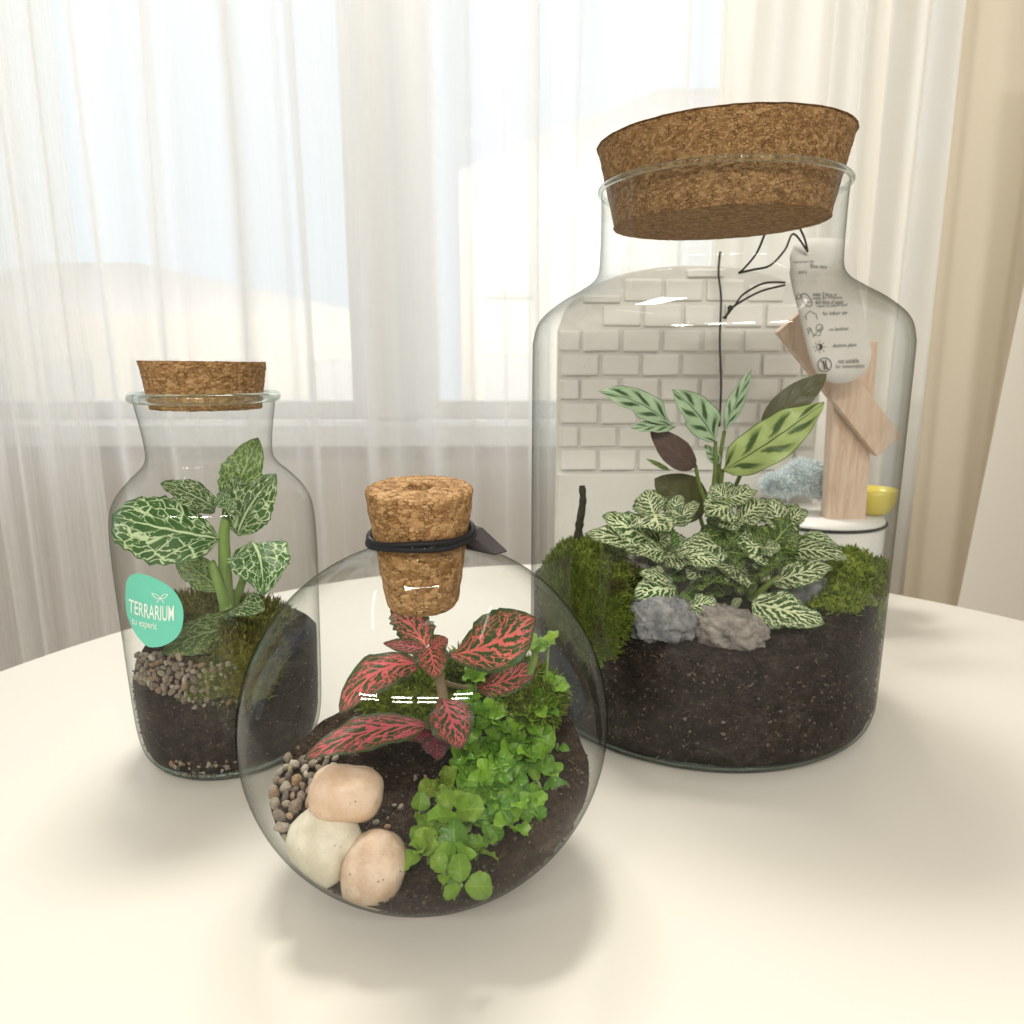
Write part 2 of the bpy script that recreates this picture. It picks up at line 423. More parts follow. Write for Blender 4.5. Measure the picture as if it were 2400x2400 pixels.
def pebble_mat(name='gravel_pebble', k=1.0):
    t = NT(name)
    r = t.n('ObjectInfo').outputs['Random']
    cl = t.cramp(r, [(0, (.17*k, .14*k, .12*k)), (.2, (.32*k, .25*k, .19*k)), (.4, (.46*k, .40*k, .32*k)), (.55, (.27*k, .22*k, .18*k)), (.72, (.42*k, .26*k, .14*k)), (.85, (.62*k, .57*k, .49*k)), (1, (.36*k, .32*k, .18*k))])
    n = t.noise(t.obj(), 1.6, 4, .65)
    cl = t.mix(t.ramp01(n, .35, .7), t.mix(.35, cl, (.08, .06, .05)), cl)
    return t.done(t.bsdf(cl, .6, t.bump(n, .5, .1), .35))
M['pebble'] = pebble_mat('gravel_pebble', 1.3)
M['pebble_dim'] = pebble_mat('gravel_pebble_dark', .95)  # same pebble colours, scaled darker

# ------------------------------------------------------------------ setting: table, floor, window wall, outside
t = NT('white_table_top')
n1 = t.noise(t.obj(), 3.5, 3); n2 = t.noise(t.obj(), 260, 3)
M['table'] = t.done(t.bsdf(t.mix(n1, (.675, .647, .58), (.70, .672, .61)), .42, t.bump(n2, .05, .0004), .35))
TX, TY, TR = 0.070, 0.306, 0.504
tb = empty('round_table', (TX, TY, -0.74), 'round white table under the three glass terrariums', 'table')
e = .004
v, f = lathe(TX, TY, [(-.028, .0001), (-.028, TR-.006), (-.024, TR-.001), (-.018, TR), (-.006, TR), (-.002, TR-.0012), (0, TR-.005), (0, .0001)], 160)
mesh('tabletop', v, f, M['table'], tb)
v, f = lathe(TX, TY, [(-.7395, .0001), (-.7395, .23), (-.725, .23), (-.715, .21), (-.70, .05), (-.66, .034), (-.10, .034), (-.045, .06), (-.0285, .12), (-.0285, .0001)], 64)
mesh('pedestal', v, f, plain('white_metal', (.7, .7, .68), .35), tb)

M['floor'] = plain('pale_floor', (.42, .37, .31), .5, .4, 8, .15)
box('floor', (-3, 3, -2.5, 2.2, -.80, -.742), M['floor'], kind=None) if False else tag(box('floor', (-3, 3, -2.5, 1.42, -.80, -.742), M['floor']), kind='structure')
M['wall'] = plain('grey_beige_wall', (.52, .465, .395), .8, .2, 20, .1)
M['frame'] = plain('white_window_frame', (.64, .64, .63), .4, .4, 30, .03)
WY = 1.42
wall = empty('window_wall', (0, WY, -.742), kind='structure')
box('wall_panel', (-2.2, 2.2, WY, WY+.16, -.742, .070), M['wall'], wall)
box('wall_panel', (-2.2, 2.2, WY, WY+.16, 1.32, 1.9), M['wall'], wall)
box('wall_panel', (-2.2, -1.25, WY, WY+.16, .070, 1.32), M['wall'], wall)
box('wall_panel', (.95, 2.2, WY, WY+.16, .070, 1.32), M['wall'], wall)
box('window_sill', (-1.3, 1.0, WY-.07, WY+.02, .0705, .112), M['frame'], wall, bev=.004)
win = empty('window', (-.15, WY+.06, .112), kind='structure')
for b in ((-1.249, -1.19, .1125, 1.319), (-.315, -.150, .1125, 1.319), (.89, .949, .1125, 1.319)):
    box('window_frame', (b[0], b[1], WY+.03, WY+.10, b[2], b[3]), M['frame'], win, bev=.004)
for x0, x1 in ((-1.1895, -.3155), (-.1495, .8895)):
    box('window_frame', (x0, x1, WY+.035, WY+.095, .1125, .150), M['frame'], win, bev=.003)
    box('window_frame', (x0, x1, WY+.035, WY+.095, 1.26, 1.319), M['frame'], win, bev=.003)
    t_ = M.setdefault('pane', glass_thin('window_pane', .0, edge=(.8, .82, .82), rim=.3, dirt=0, streak=0, refl=.01))
    box('pane', (x0, x1, WY+.062, WY+.066, .1505, 1.2595), t_, win)
# outside: pale sky and two pale houses
t = NT('bright_sky')
em = t.n('Emission'); t.put(em.inputs[0], (.82, .91, 1.0)); em.inputs[1].default_value = 0.87
t.t.links.new(em.outputs[0], t.out.inputs[0]); M['sky'] = t.m
vs, fs = [], []
for j in range(13):
    for i in range(49):
        th = R(-80+160*i/48); ph = R(-25+68*j/12)
        vs.append((40*math.sin(th)*math.cos(ph), 2+40*math.cos(th)*math.cos(ph), 40*math.sin(ph)))
for j in range(12):
    for i in range(48): fs.append((j*49+i, j*49+i+1, (j+1)*49+i+1, (j+1)*49+i))
tag(mesh('sky', vs, fs, M['sky']), kind='structure')
tag(mesh('ground', [(-40, 1.7, -6), (40, 1.7, -6), (40, 41, -6), (-40, 41, -6)], [(0, 1, 2, 3)], plain('street_ground', (.5, .48, .45)), origin=(0, 20, -6)), kind='structure')
M['house'] = plain('cream_render', (.83, .79, .71), .8, .2, 3, .04)
M['roof'] = plain('pale_roof_tile', (.86, .83, .81), .8, .2, 5, .03)
M['dark_pane'] = plain('house_window', (.70, .71, .71), .2, .5, 5, .05)
def house(label, x0, x1, y, wall_z, ridge_z, ridge_x, nwin, rows):
    h = empty('house', ((x0+x1)/2, y, -6), label, 'house')
    box('wall', (x0, x1, y, y+6, -6, wall_z-.002), M['house'], h)
    rv = [(x0, y, wall_z), (x1, y, wall_z), (x1, y+6, wall_z), (x0, y+6, wall_z),
          (ridge_x[0], y+3, ridge_z), (ridge_x[1], y+3, ridge_z)]
    mesh('roof', rv, [(0, 1, 5, 4), (1, 2, 5), (2, 3, 4, 5), (3, 0, 4), (3, 2, 1, 0)], M['roof'], h, smooth=False)
    for r in range(rows):
        for i in range(nwin):
            wx = x0+(i+.5)*(x1-x0)/nwin; wz = wall_z-1.5-r*2.4
            w = box('window', (wx-.45, wx+.45, y-.05, y-.003, wz-.7, wz+.7), M['frame'], h)
            p_ = box('pane', (wx-.38, wx+.38, y-.07, y-.052, wz-.62, wz+.62), M['dark_pane'], h); p_.parent = w; p_.matrix_parent_inverse = Matrix()
house('long cream house beyond the left window under a low roof', -12.5, -2.6, 14, 1.05, 2.35, (-10.6, -8.4), 6, 2)
house('tall cream house beyond the right window with a hipped roof', -.95, 8.0, 14, 3.55, 5.9, (3.2, 5.5), 5, 3)

# curtains
def cloth_mat(name, colr, opac, trans=.55, streak=.35):
    t = NT(name)
    lw = t.n('LayerWeight'); lw.inputs[0].default_value = .5
    fc = lw.outputs['Facing']
    cosv = t.math('MAXIMUM', t.sub(1, fc), .06)
    s1 = t.noise(t.mapv(t.obj(), (1, 1, .012)), 210, 3, .65)
    s2 = t.noise(t.mapv(t.obj(), (1, 1, .03)), 700, 2, .6)
    al = t.mul(1-opac, t.add(1, t.mul(t.sub(t.add(t.mul(s1, .6), t.mul(s2, .4)), .5), streak*2)))
    tr = t.math('POWER', al, t.math('DIVIDE', 1, cosv), clamp=True)
    body = t.mixs(trans, t.shader('Diffuse', colr), t.shader('Translucent', colr))
    return t.done(t.mixs(tr, body, t.shader('Transparent', (1, 1, 1))))
M['sheer'] = cloth_mat('white_sheer_fabric', (.93, .93, .92), .50, .55, .10)
M['sheer_streak'] = cloth_mat('streaky_sheer_fabric', (.92, .92, .91), .42, .55, .5)
M['drape'] = cloth_mat('cream_drape_fabric', (.92, .895, .84), .88, .50, .05)
M['drape_tan'] = cloth_mat('tan_drape_fabric', (.74, .67, .55), .96, .35, .05)
def curtain(name, x0, x1, y, z0, z1, spacing, amp, mat, seed, label, cat, slant=0., sharp=1.4, nx=700):
    r = np.random.default_rng(seed)
    knots = [0.]
    while knots[-1] < (x1-x0): knots.append(knots[-1]+spacing*r.uniform(.45, 1.6))
    xs = np.linspace(x0, x1, nx)
    ph = np.interp(xs-x0, knots, np.arange(len(knots)))
    am = np.interp(xs-x0, knots, r.uniform(.5, 1.3, len(knots)))
    nz = 16; V = []
    for j in range(nz+1):
        tz = j/nz; z = z0+(z1-z0)*tz
        w = np.sin(2*np.pi*(ph+.06*np.sin(3*tz+ph)))
        w = np.sign(w)*np.abs(w)**(1/sharp)
        yy = y+amp*am*w*(1-.25*tz)+.25*amp*np.sin(9*ph+2*tz)
        xx = xs+slant*(1-tz)*((x1-xs)/(x1-x0))+.004*np.sin(5*tz+ph*2)
        V += list(zip(xx, yy, np.full(nx, z)))
    Fc = [(j*nx+i, j*nx+i+1, (j+1)*nx+i+1, (j+1)*nx+i) for j in range(nz) for i in range(nx-1)]
    return tag(mesh(name, V, Fc, mat, origin=((x0+x1)/2, y, z0)), label, cat)
curtain('sheer_curtain', -1.35, .045, 1.22, -.70, 1.25, .12, .030, M['sheer'], 3, 'white sheer curtain across the left window and its wide post', 'curtain')
curtain('sheer_curtain', -1.35, -.66, 1.17, -.70, 1.25, .05, .014, M['sheer_streak'], 5, 'second sheer layer in dense streaky folds at the far left', 'curtain')
curtain('sheer_curtain', .025, .62, 1.24, -.70, 1.25, .10, .026, M['sheer'], 8, 'white sheer curtain right of the post, behind the tall jar', 'curtain')
curtain('drape', .30, .86, 1.14, -.70, 1.25, .065, .028, M['drape'], 12, 'cream drape in soft vertical folds right of the tall jar', 'curtain', sharp=1.0)
curtain('drape', .60, 1.05, 1.06, -.70, 1.25, .07, .028, M['drape_tan'], 21, 'tan drape at the far right edge of the window', 'curtain', sharp=1.0)
curtain('drape', .66, 1.0, .93, -.70, .62, .30, .010, M['drape'], 23, 'smooth cream curtain panel hanging slanted nearest the table', 'curtain', slant=-.11, sharp=1.0)

# ------------------------------------------------------------------ the vessels
BX, BY = 0.1285, 0.4776
big_prof = spline([(.0008, .098), (.0010, .104), (.0045, .1105), (.0120, .1143), (.030, .1153), (.12, .1154), (.225, .1153), (.243, .1146), (.2547, .1103), (.2645, .0990), (.2715, .0870), (.2775, .0778), (.2835, .0738), (.292, .0729), (.312, .0727), (.3285, .0730), (.3317, .0738)], 6)
jar = empty('glass_jar', (BX, BY, 0), 'tall wide clear glass jar with a narrower neck on white table', 'jar')
v, f = lathe(BX, BY, big_prof, 160)
mesh('body', v, f, M['glass'], jar)
def torus_geo(cx, cy, z, r, q, n=128, m=10, tilt=None):
    return lathe(cx, cy, [(z+q*math.sin(2*math.pi*k/m), r+q*math.cos(2*math.pi*k/m)) for k in range(m)], n, closed=True)
v, f = torus_geo(BX, BY, .3322, .0736, .0018)
mesh('rim', v, f, M['glass_solid'], jar)
v, f = lathe(BX, BY, [(.0012, .0001), (.0012, .100), (.0016, .104), (.0035, .1075), (.0065, .1105), (.0078, .1090), (.0070, .100), (.0070, .0001)], 128)
mesh('base', v, f, M['glass_solid'], jar)
v, f = torus_geo(BX, BY, .0046, .1062, .0030)
mesh('foot_ring', v, f, M['glass_solid'], jar)

SX, SY = -.1700, .4073
sm_prof = spline([(.0008, .036), (.001, .041), (.004, .0462), (.010, .0500), (.022, .0522), (.045, .0533), (.085, .0543), (.125, .0550), (.146, .0539), (.1565, .0500), (.1655, .0425), (.1715, .0362), (.1765, .0335), (.183, .0333), (.192, .0342), (.203, .0359), (.2085, .0366)], 6)
sjar = empty('glass_bottle', (SX, SY, 0), 'small clear glass bottle jar with teal sticker and rounded shoulders', 'jar')
v, f = lathe(SX, SY, sm_prof, 128)
mesh('body', v, f, M['glass_small'], sjar)
v, f = torus_geo(SX, SY, .2100, .0370, .0029)
mesh('rim', v, f, M['glass_solid'], sjar)
v, f = lathe(SX, SY, [(.0012, .0001), (.0012, .036), (.0016, .0405), (.0045, .0452), (.0078, .0470), (.0070, .042), (.0065, .0001)], 96)
mesh('base', v, f, M['glass_solid'], sjar)
v, f = torus_geo(SX, SY, .0044, .0436, .0026)
mesh('foot_ring', v, f, M['glass_solid'], sjar)

GX, GY, GR, GK = -.0373, .2931, .0787, .98
GZ = GR*GK+.0006
gp = []
a1 = math.asin(.0188/GR)
for a in np.linspace(math.pi-.16, a1, 60):
    gp.append((max(.0006, GZ+GR*GK*math.cos(a)), GR*math.sin(a)))
gp += [(.1552, .0188), (.1565, .0195), (.1580, .0210), (.1586, .0218)]
globe = empty('glass_globe', (GX, GY, 0), 'round clear glass globe terrarium in front with short neck', 'terrarium globe')
v, f = lathe(GX, GY, gp, 160)
mesh('body', v, f, M['glass_globe'], globe)
v, f = torus_geo(GX, GY, .1586, .0216, .0010, 96, 8)
mesh('rim', v, f, M['glass_solid'], globe)

def big_r(z): return np.interp(z, big_prof[:, 0], big_prof[:, 1])
def sm_r(z): return np.interp(z, sm_prof[:, 0], sm_prof[:, 1])

# corks
def cork(name, cx, cy, prof, mat, label, tilt=(0, 0), pivot=0, hole=None, n=96, jag=.0006):
    rr = np.random.default_rng(len(label))
    p = spline(prof, 4) if hole is None else prof
    v, f = lathe(cx, cy, p, n)
    out = []
    mt = Matrix.Translation((cx, cy, pivot)) @ Matrix.Rotation(tilt[0], 4, 'X') @ Matrix.Rotation(tilt[1], 4, 'Y') @ Matrix.Translation((-cx, -cy, -pivot))
    for q in v:
        q = Vector(q); k = mn.noise(q*260)+.6*mn.noise(q*700)
        d = Vector((q.x-cx, q.y-cy, 0))
        if d.length > .003: q += d.normalized()*k*jag
        q.z += mn.noise(q*300+Vector((5, 1, 2)))*jag*.7
        out.append(tuple(mt @ q))
    return tag(mesh(name, out, f, mat, origin=(cx, cy, prof[0][0])), label, 'cork')
def frustum(z0, r0, z1, r1, cr=.0015, rows=8):
    p = [(z0, .0001), (z0, (r0-cr)*.6), (z0, r0-cr), (z0+cr*.35, r0-cr*.3), (z0+cr, r0)]
    for k in range(1, rows): p.append((z0+cr+(z1-z0-2*cr)*k/rows, r0+(r1-r0)*k/rows))
    return p+[(z1-cr*.6, r1), (z1-cr*.15, r1-cr*.2), (z1, r1-cr*.7), (z1, r1*.6), (z1, .0001)]
cork('cork_stopper', BX-.0004, BY, frustum(.3120, .0645, .3585, .0745, .0016, 10), M['cork_dark'], 'wide dark brown cork lid wedged in tall jar neck', (R(.6), R(-1.2)), .33, n=128, jag=.0004)
cork('cork_stopper', SX+.0002, SY, frustum(.2035, .0292, .2290, .0325, .0012), M['cork_small'], 'flat warm brown cork stopper in small bottle jar', (R(-.5), R(.6)), .21)
gc = frustum(.1275, .0153, .1795, .0218, .0028, 14)
gc = gc[:-2]+[(.1795, .0100), (.1795, .0060), (.1791, .0054), (.1770, .0050), (.1700, .0045), (.1600, .0040), (.1598, .0001)]
cork('cork_stopper', GX-.0006, GY, gc, M['cork'], 'tall pale cork stopper with a hole, in globe neck', (R(4.5), R(.4)), .155, hole=1)
# elastic cord round the globe cork (two turns) and the dark tag on it
cv = []
for q in range(2):
    rr = .0215+.0004*q
    pts = [(GX-.0004+rr*math.cos(a), GY+rr*math.sin(a), .1600-.0019*q+.0012*math.cos(a-.4)+.0006*math.sin(3*a+q)) for a in np.linspace(0, 2*math.pi, 73)]
    cv.append(tube_geo(pts, .00125, 8, False))
M['black'] = plain('black_elastic', (.012, .012, .014), .6, .3, 900, .4)
v, f = join(*cv)
tag(mesh('elastic_cord', v, f, M['black'], origin=(GX, GY, .158)), 'black elastic cord wound twice round the globe cork', 'cord')
tg = [P(1088, 1246, .303), P(1110, 1232, .307), P(1130, 1238, .306), P(1188, 1292, .300), P(1160, 1300, .299), P(1088, 1285, .301)]
nrm = (tg[2]-tg[0]).cross(tg[4]-tg[0]).normalized()*.0006
v = [tuple(p+nrm) for p in tg]+[tuple(p-nrm) for p in tg]
f = [tuple(range(6)), tuple(range(11, 5, -1))]+[(i, i+6, (i+1) % 6+6, (i+1) % 6) for i in range(6)]
tag(mesh('hang_tag', v, f, plain('dark_card', (.05, .042, .045), .6), origin=tuple(tg[0]), smooth=False), 'small dark card tag behind the globe cork', 'tag')

# ------------------------------------------------------------------ sticker and lettering
def on_cyl(px, py, cx, cy, rfun, extra=0.0):
    d = (P(px, py, 1.0)-Vector((0, 0, H)))
    o = Vector((0, 0, H)); r = .054
    for _ in range(5):
        A = d.x**2+d.y**2; B = 2*((o.x-cx)*d.x+(o.y-cy)*d.y); C = (o.x-cx)**2+(o.y-cy)**2-r*r
        disc = max(B*B-4*A*C, 0)
        s = (-B-math.sqrt(disc))/(2*A); q = o+d*s
        r = float(rfun(q.z))+extra
    return q
outl = [(295, 1366), (301, 1354), (311, 1347), (325, 1344), (353, 1351), (384, 1366), (408, 1385), (425, 1413), (430, 1444), (425, 1475), (410, 1498), (384, 1513), (363, 1517), (344, 1514), (322, 1492), (306, 1463), (297, 1436), (294, 1402)]
sp_ = spline(outl+[outl[0]], 4)[:-1]
cxp, cyp = 362, 1431
v = [tuple(on_cyl(cxp, cyp, SX, SY, sm_r, .0005))]; f = []
n = len(sp_); rings = 6
for k in range(1, rings+1):
    for (x, y) in sp_:
        v.append(tuple(on_cyl(cxp+(x-cxp)*k/rings, cyp+(y-cyp)*k/rings, SX, SY, sm_r, .0005)))
for i in range(n):
    f.append((0, 1+(i+1) % n, 1+i))
    for k in range(rings-1):
        a, b = 1+k*n, 1+(k+1)*n
        f.append((a+i, a+(i+1) % n, b+(i+1) % n, b+i))
M['teal'] = plain('teal_paper', (.155, .60, .455), .45, .4, 150, .05)
M['white_print'] = plain('white_print', (.80, .90, .82), .6)
stick = mesh('sticker', v, f, M['teal'], sjar)
stick['label'] = 'teal egg-shaped sticker with white lettering'
def text_geo(s, size=1.0, spacing=1.0, bold=0.0):
    cu = bpy.data.curves.new('lettering', 'FONT'); cu.body = s; cu.size = size; cu.space_character = spacing
    cu.resolution_u = 3; cu.offset = bold
    o = bpy.data.objects.new('lettering', cu); col.objects.link(o)
    dg = bpy.context.evaluated_depsgraph_get(); dg.update()
    me = o.evaluated_get(dg).to_mesh()
    v = [tuple(q.co) for q in me.vertices]; f = [tuple(p.vertices) for p in me.polygons]
    o.evaluated_get(dg).to_mesh_clear()
    bpy.data.objects.remove(o); bpy.data.curves.remove(cu)
    a = np.array(v); mn_, mx = a.min(0), a.max(0)
    a = (a-mn_)/np.maximum(mx-mn_, 1e-6)
    return a[:, :2], f, (mx-mn_)
def sticker_text(s, x0, x1, ytop, hgt, bold):
    a, f, ext = text_geo(s, bold=bold)
    vv = []
    for (u, w) in a:
        px = x0+(x1-x0)*(u+.12*(u*u-u)*-1*0)
        vv.append(tuple(on_cyl(px, ytop(u)+(1-w)*hgt(u), SX, SY, sm_r, .0008)))
    o = mesh('lettering', vv, f, M['white_print'], sjar, smooth=False); o.parent = stick
sticker_text('TERRARIUM', 302, 408, lambda u: 1403+22*u-6*u*u+5*math.sin(math.pi*u), lambda u: 31+6*u, .012)
sticker_text('tu esperit', 309, 367, lambda u: 1447+14*u, lambda u: 20.5, .004)
def stroke(ptsxy, w, lift, mat, parent, proj):
    p = np.array(ptsxy, float); L, Rr = [], []
    for i in range(len(p)):
        t_ = p[min(i+1, len(p)-1)]-p[max(i-1, 0)]; t_ /= max(np.hypot(*t_), 1e-6)
        nn = np.array([-t_[1], t_[0]])*w/2
        L.append(p[i]+nn); Rr.append(p[i]-nn)
    V = [tuple(proj(*q)) for q in L+Rr]; m = len(p)
    return V, [(i, i+1, m+i+1, m+i) for i in range(m-1)]
pj = lambda x, y: on_cyl(x, y, SX, SY, sm_r, .0008)
lf = []
for pts in ([(374, 1404), (366, 1402), (359, 1396), (356, 1391), (363, 1392), (370, 1396), (376, 1403), (385, 1413)],
            [(377, 1403), (385, 1402), (391, 1397), (393, 1393), (386, 1393), (380, 1397), (374, 1404), (367, 1413)]):
    lf.append(stroke(spline(pts, 4), 1.7, 0, None, None, pj))
v, f = join(*lf)
o = mesh('leaf_emblem', v, f, M['white_print'], sjar, smooth=False); o.parent = stick

# ------------------------------------------------------------------ leaves
def leaf_geo(B, T, w, up, bend=0.0, side=0.0, fold=.15, wave=.06, serr=.04, shape='oval', nu=18, nv=10, seed=0, tipcurl=0.0):
    """B base, T tip, w half width (m), up = facing hint; bend lifts the middle along the normal, side pushes it sideways (fractions of length)"""
    r = random.Random(seed)
    B, T = Vector(B), Vector(T)
    ax = T-B; L = ax.length; t0 = ax.normalized()
    n0 = (Vector(up)-t0*Vector(up).dot(t0)).normalized(); s0 = t0.cross(n0)
    C = (B+T)/2+n0*(bend*L)*2+s0*(side*L)*2
    p1, p2, p3 = r.uniform(0, 6), r.uniform(0, 6), r.uniform(0, 6)
    V, UV, Fc = [], [], []
    for i in range(nu+1):
        u = i/nu
        q = B*(1-u)**2+C*(2*u*(1-u))+T*u*u
        tg = ((C-B)*(1-u)+(T-C)*u).normalized()
        nn = (n0-tg*n0.dot(tg)).normalized(); ss = tg.cross(nn)
        if shape == 'oval': ww = math.sin(math.pi*u**.82)**.72 if 0 < u < 1 else 0
        elif shape == 'ovate': ww = (math.sin(math.pi*u**.62)**.75 if 0 < u < 1 else 0)
        elif shape == 'obovate': ww = (math.sin(math.pi*u**1.35)**.75 if 0 < u < 1 else 0)
        elif shape == 'lance': ww = (math.sin(math.pi*u**.85)**.95 if 0 < u < 1 else 0)
        else: ww = math.sin(math.pi*u**1.15)**.50 if 0 < u < 1 else 0
        ww = max(ww, .045 if u < .5 else .012)
        for j in range(nv+1):
            vv = -1+2*j/nv
            sr = 1+serr*(math.sin(u*58+p1+(1 if vv > 0 else 4))+.6*math.sin(u*97+p2))*abs(vv)
            x = vv*w*ww*sr
            zz = fold*abs(vv)**1.3*w*ww+wave*w*abs(vv)**2*(math.sin(u*13+p1+(0 if vv > 0 else 2))+.6*math.sin(u*23+p3+vv))
            zz += -tipcurl*L*max(0, u-.6)**2
            zz += .035*w*math.sin(u*34-abs(vv)*5+p2)*ww
            V.append(tuple(q+ss*x+nn*zz)); UV.append((u, vv*.5+.5))
    for i in range(nu):
        for j in range(nv):
            a = i*(nv+1)+j; Fc.append((a, a+1, a+nv+2, a+nv+1))
    return V, Fc, UV
CAMP = Vector((0, 0, H))
lseed = [0]
def leaf(parent, base, tip, wpx, mat, bend=.05, side=0., upk=.45, tilt=(0, 0, 0), fold=.12, wave=.10, serr=.04, shape='oval', tipcurl=0., label=None):
    lseed[0] += 1
    B, T = P(*base), P(*tip)
    mid = (B+T)/2
    up = ((CAMP-mid).normalized()*(1-upk)+Vector((0, 0, 1))*upk+Vector(tilt)).normalized()
    t0 = (T-B).normalized(); nn = (up-t0*up.dot(t0)).normalized()
    vis = max(.45, abs(nn.dot((CAMP-mid).normalized())))
    w = wpx/2*size_at(mid)/vis
    v, f, uv = leaf_geo(B, T, w, up, bend, side, fold, wave, serr, shape, seed=lseed[0], tipcurl=tipcurl)
    o = mesh('leaf', v, f, mat, parent, uv=uv)
    if label: o['label'] = label
    return o
def stem(parent, pts, r0, r1, mat, name='stem'):
    q = spline([tuple(P(*p)) for p in pts], 5)
    v, f = tube_geo(q, np.linspace(r0, r1, len(q)), 8)
    return mesh(name, v, f, mat, parent)

# ---- red fittonia in the globe
rp = empty('pink_veined_plant', tuple(P(1046, 1745, .300)), 'pink-veined nerve plant with dark green leaves inside the glass globe', 'plant')
stem(rp, [(1046, 1750, .300), (1042, 1690, .300), (1036, 1620, .301), (1024, 1560, .302), (1012, 1518, .302)], .0030, .0018, M['stem_brown'])
stem(rp, [(1028, 1570, .302), (1045, 1548, .299), (1058, 1530, .297)], .0014, .0011, M['stem_brown'])
stem(rp, [(1040, 1700, .299), (1020, 1704, .292), (992, 1702, .287)], .0014, .0011, M['stem_brown'])
stem(rp, [(1040, 1600, .305), (1080, 1610, .315), (1116, 1612, .318)], .0013, .0010, M['stem_brown'])
rd = M['red']
leaf(rp, (1054, 1535, .297), (1258, 1448, .281), 118, rd, .04, .07, .25, fold=.10, wave=.10, shape='obovate')
leaf(rp, (1000, 1516, .304), (925, 1402, .318), 84, rd, -.02, 0, .3, (.3, 0, 0), serr=.09)
leaf(rp, (985, 1556, .298), (797, 1674, .270), 84, rd, .13, .12, .40, fold=-.10, wave=.08, shape='oval')
leaf(rp, (1000, 1522, .302), (898, 1508, .300), 36, rd, .06, 0, .2, serr=.07)
leaf(rp, (1006, 1514, .301), (1022, 1590, .286), 66, rd, .06, 0, .35)
leaf(rp, (1010, 1522, .300), (1050, 1497, .298), 42, rd, .05, 0, .2)
leaf(rp, (1116, 1612, .318), (1268, 1546, .320), 68, M['red_dark'] if False else rd, .07, .10, .35, fold=-.08)
leaf(rp, (998, 1701, .287), (712, 1780, .262), 80, rd, .09, .04, .55, fold=-.12, wave=.09)
leaf(rp, (1040, 1638, .296), (1080, 1756, .272), 88, rd, .07, 0, .3, shape='oval', fold=-.06)
leaf(rp, (1020, 1722, .292), (944, 1728, .284), 40, M['red_dark'], .05)
leaf(rp, (1020, 1722, .290), (1026, 1782, .276), 48, M['red_dark'], .05)

# ---- white-veined fittonia in the small jar
wp = empty('white_veined_plant', tuple(P(530, 1425, .405)), 'large-leaved white-veined nerve plant inside the small bottle jar', 'plant')
stem(wp, [(532, 1440, .402), (530, 1380, .402), (526, 1300, .402), (526, 1240, .402), (540, 1180, .403)], .0042, .0026, M['stem_green'])
stem(wp, [(530, 1425, .398), (512, 1365, .396), (494, 1315, .398)], .0034, .0022, M['stem_green'])
stem(wp, [(545, 1430, .408), (575, 1340, .412), (590, 1272, .410)], .0028, .0018, M['stem_green'])
wh = M['white']
leaf(wp, (514, 1262, .398), (262, 1208, .378), 158, wh, .07, -.05, .35, fold=-.08, wave=.08, shape='round')
leaf(wp, (506, 1192, .402), (376, 1134, .388), 62, wh, .05, .03, .35, serr=.06)
leaf(wp, (540, 1190, .408), (606, 1026, .415), 92, M['white_pale'], .05, 0, .1, (-.3, 0, 0), serr=.06)
leaf(wp, (536, 1180, .400), (560, 1110, .402), 46, wh, .05, 0, .1, serr=.06)
leaf(wp, (556, 1254, .405), (648, 1112, .398), 92, wh, .07, -.06, .25, (.2, 0, 0), serr=.05)
leaf(wp, (592, 1270, .408), (616, 1394, .378), 108, wh, .10, -.05, .40, fold=-.10, shape='ovate')
leaf(wp, (545, 1432, .385), (619, 1436, .372), 40, wh, .14, 0, .55)
leaf(wp, (575, 1470, .382), (378, 1532, .364), 92, M['white_pale'], .10, .03, .5, fold=-.08)
leaf(wp, (522, 1385, .405), (412, 1308, .415), 64, M['white_pale'], .06, 0, .4)
leaf(wp, (505, 1200, .404), (442, 1190, .404), 20, wh, .03)
leaf(wp, (528, 1192, .396), (520, 1150, .398), 44, wh, .08, 0, .2, serr=.08)
leaf(wp, (532, 1200, .394), (548, 1165, .394), 36, wh, .08, 0, .2, serr=.08)

# ---- calathea in the tall jar
cp = empty('striped_plant', tuple(P(1690, 1330, .480)), 'tall striped prayer plant with pale banded leaves in tall jar', 'plant')
for pts in ([(1690, 1330, .48), (1660, 1200, .48), (1640, 1140, .48), (1630, 1090, .478)], [(1690, 1330, .48), (1672, 1180, .479), (1676, 1100, .478), (1677, 1034, .477)],
            [(1692, 1330, .48), (1688, 1180, .478), (1694, 1100, .474)], [(1694, 1330, .485), (1718, 1160, .49), (1758, 1068, .495), (1790, 990, .497)],
            [(1690, 1330, .48), (1684, 1120, .484), (1698, 1010, .486)], [(1688, 1330, .486), (1650, 1240, .49), (1638, 1200, .49)]):
    stem(cp, pts, .0018, .0012, M['stem_olive'])
leaf(cp, (1574, 996, .472), (1402, 916, .460), 56, M['cala'], .05, .05, .35, shape='lance', serr=0, wave=.14)
leaf(cp, (1630, 1094, .478), (1524, 1000, .472), 62, M['purple'], .06, -.05, .2, serr=0, wave=.04)
leaf(cp, (1584, 999, .470), (1476, 1003, .462), 28, M['cala'], .04, 0, .3, serr=0, wave=.14)
leaf(cp, (1677, 1036, .477), (1574, 912, .465), 70, M['cala'], .05, .04, .3, shape='lance', serr=0, wave=.14)
leaf(cp, (1697, 1012, .486), (1762, 866, .492), 38, M['cala'], .04, 0, .1, (-.4, 0, 0), shape='lance', serr=0)
leaf(cp, (1694, 1102, .474), (1932, 942, .452), 104, M['cala_yellow'], .06, .04, .28, serr=0, wave=.14, fold=.06)
leaf(cp, (1785, 1000, .497), (1938, 876, .500), 66, M['olive'], .05, 0, .1, serr=0, wave=.03)
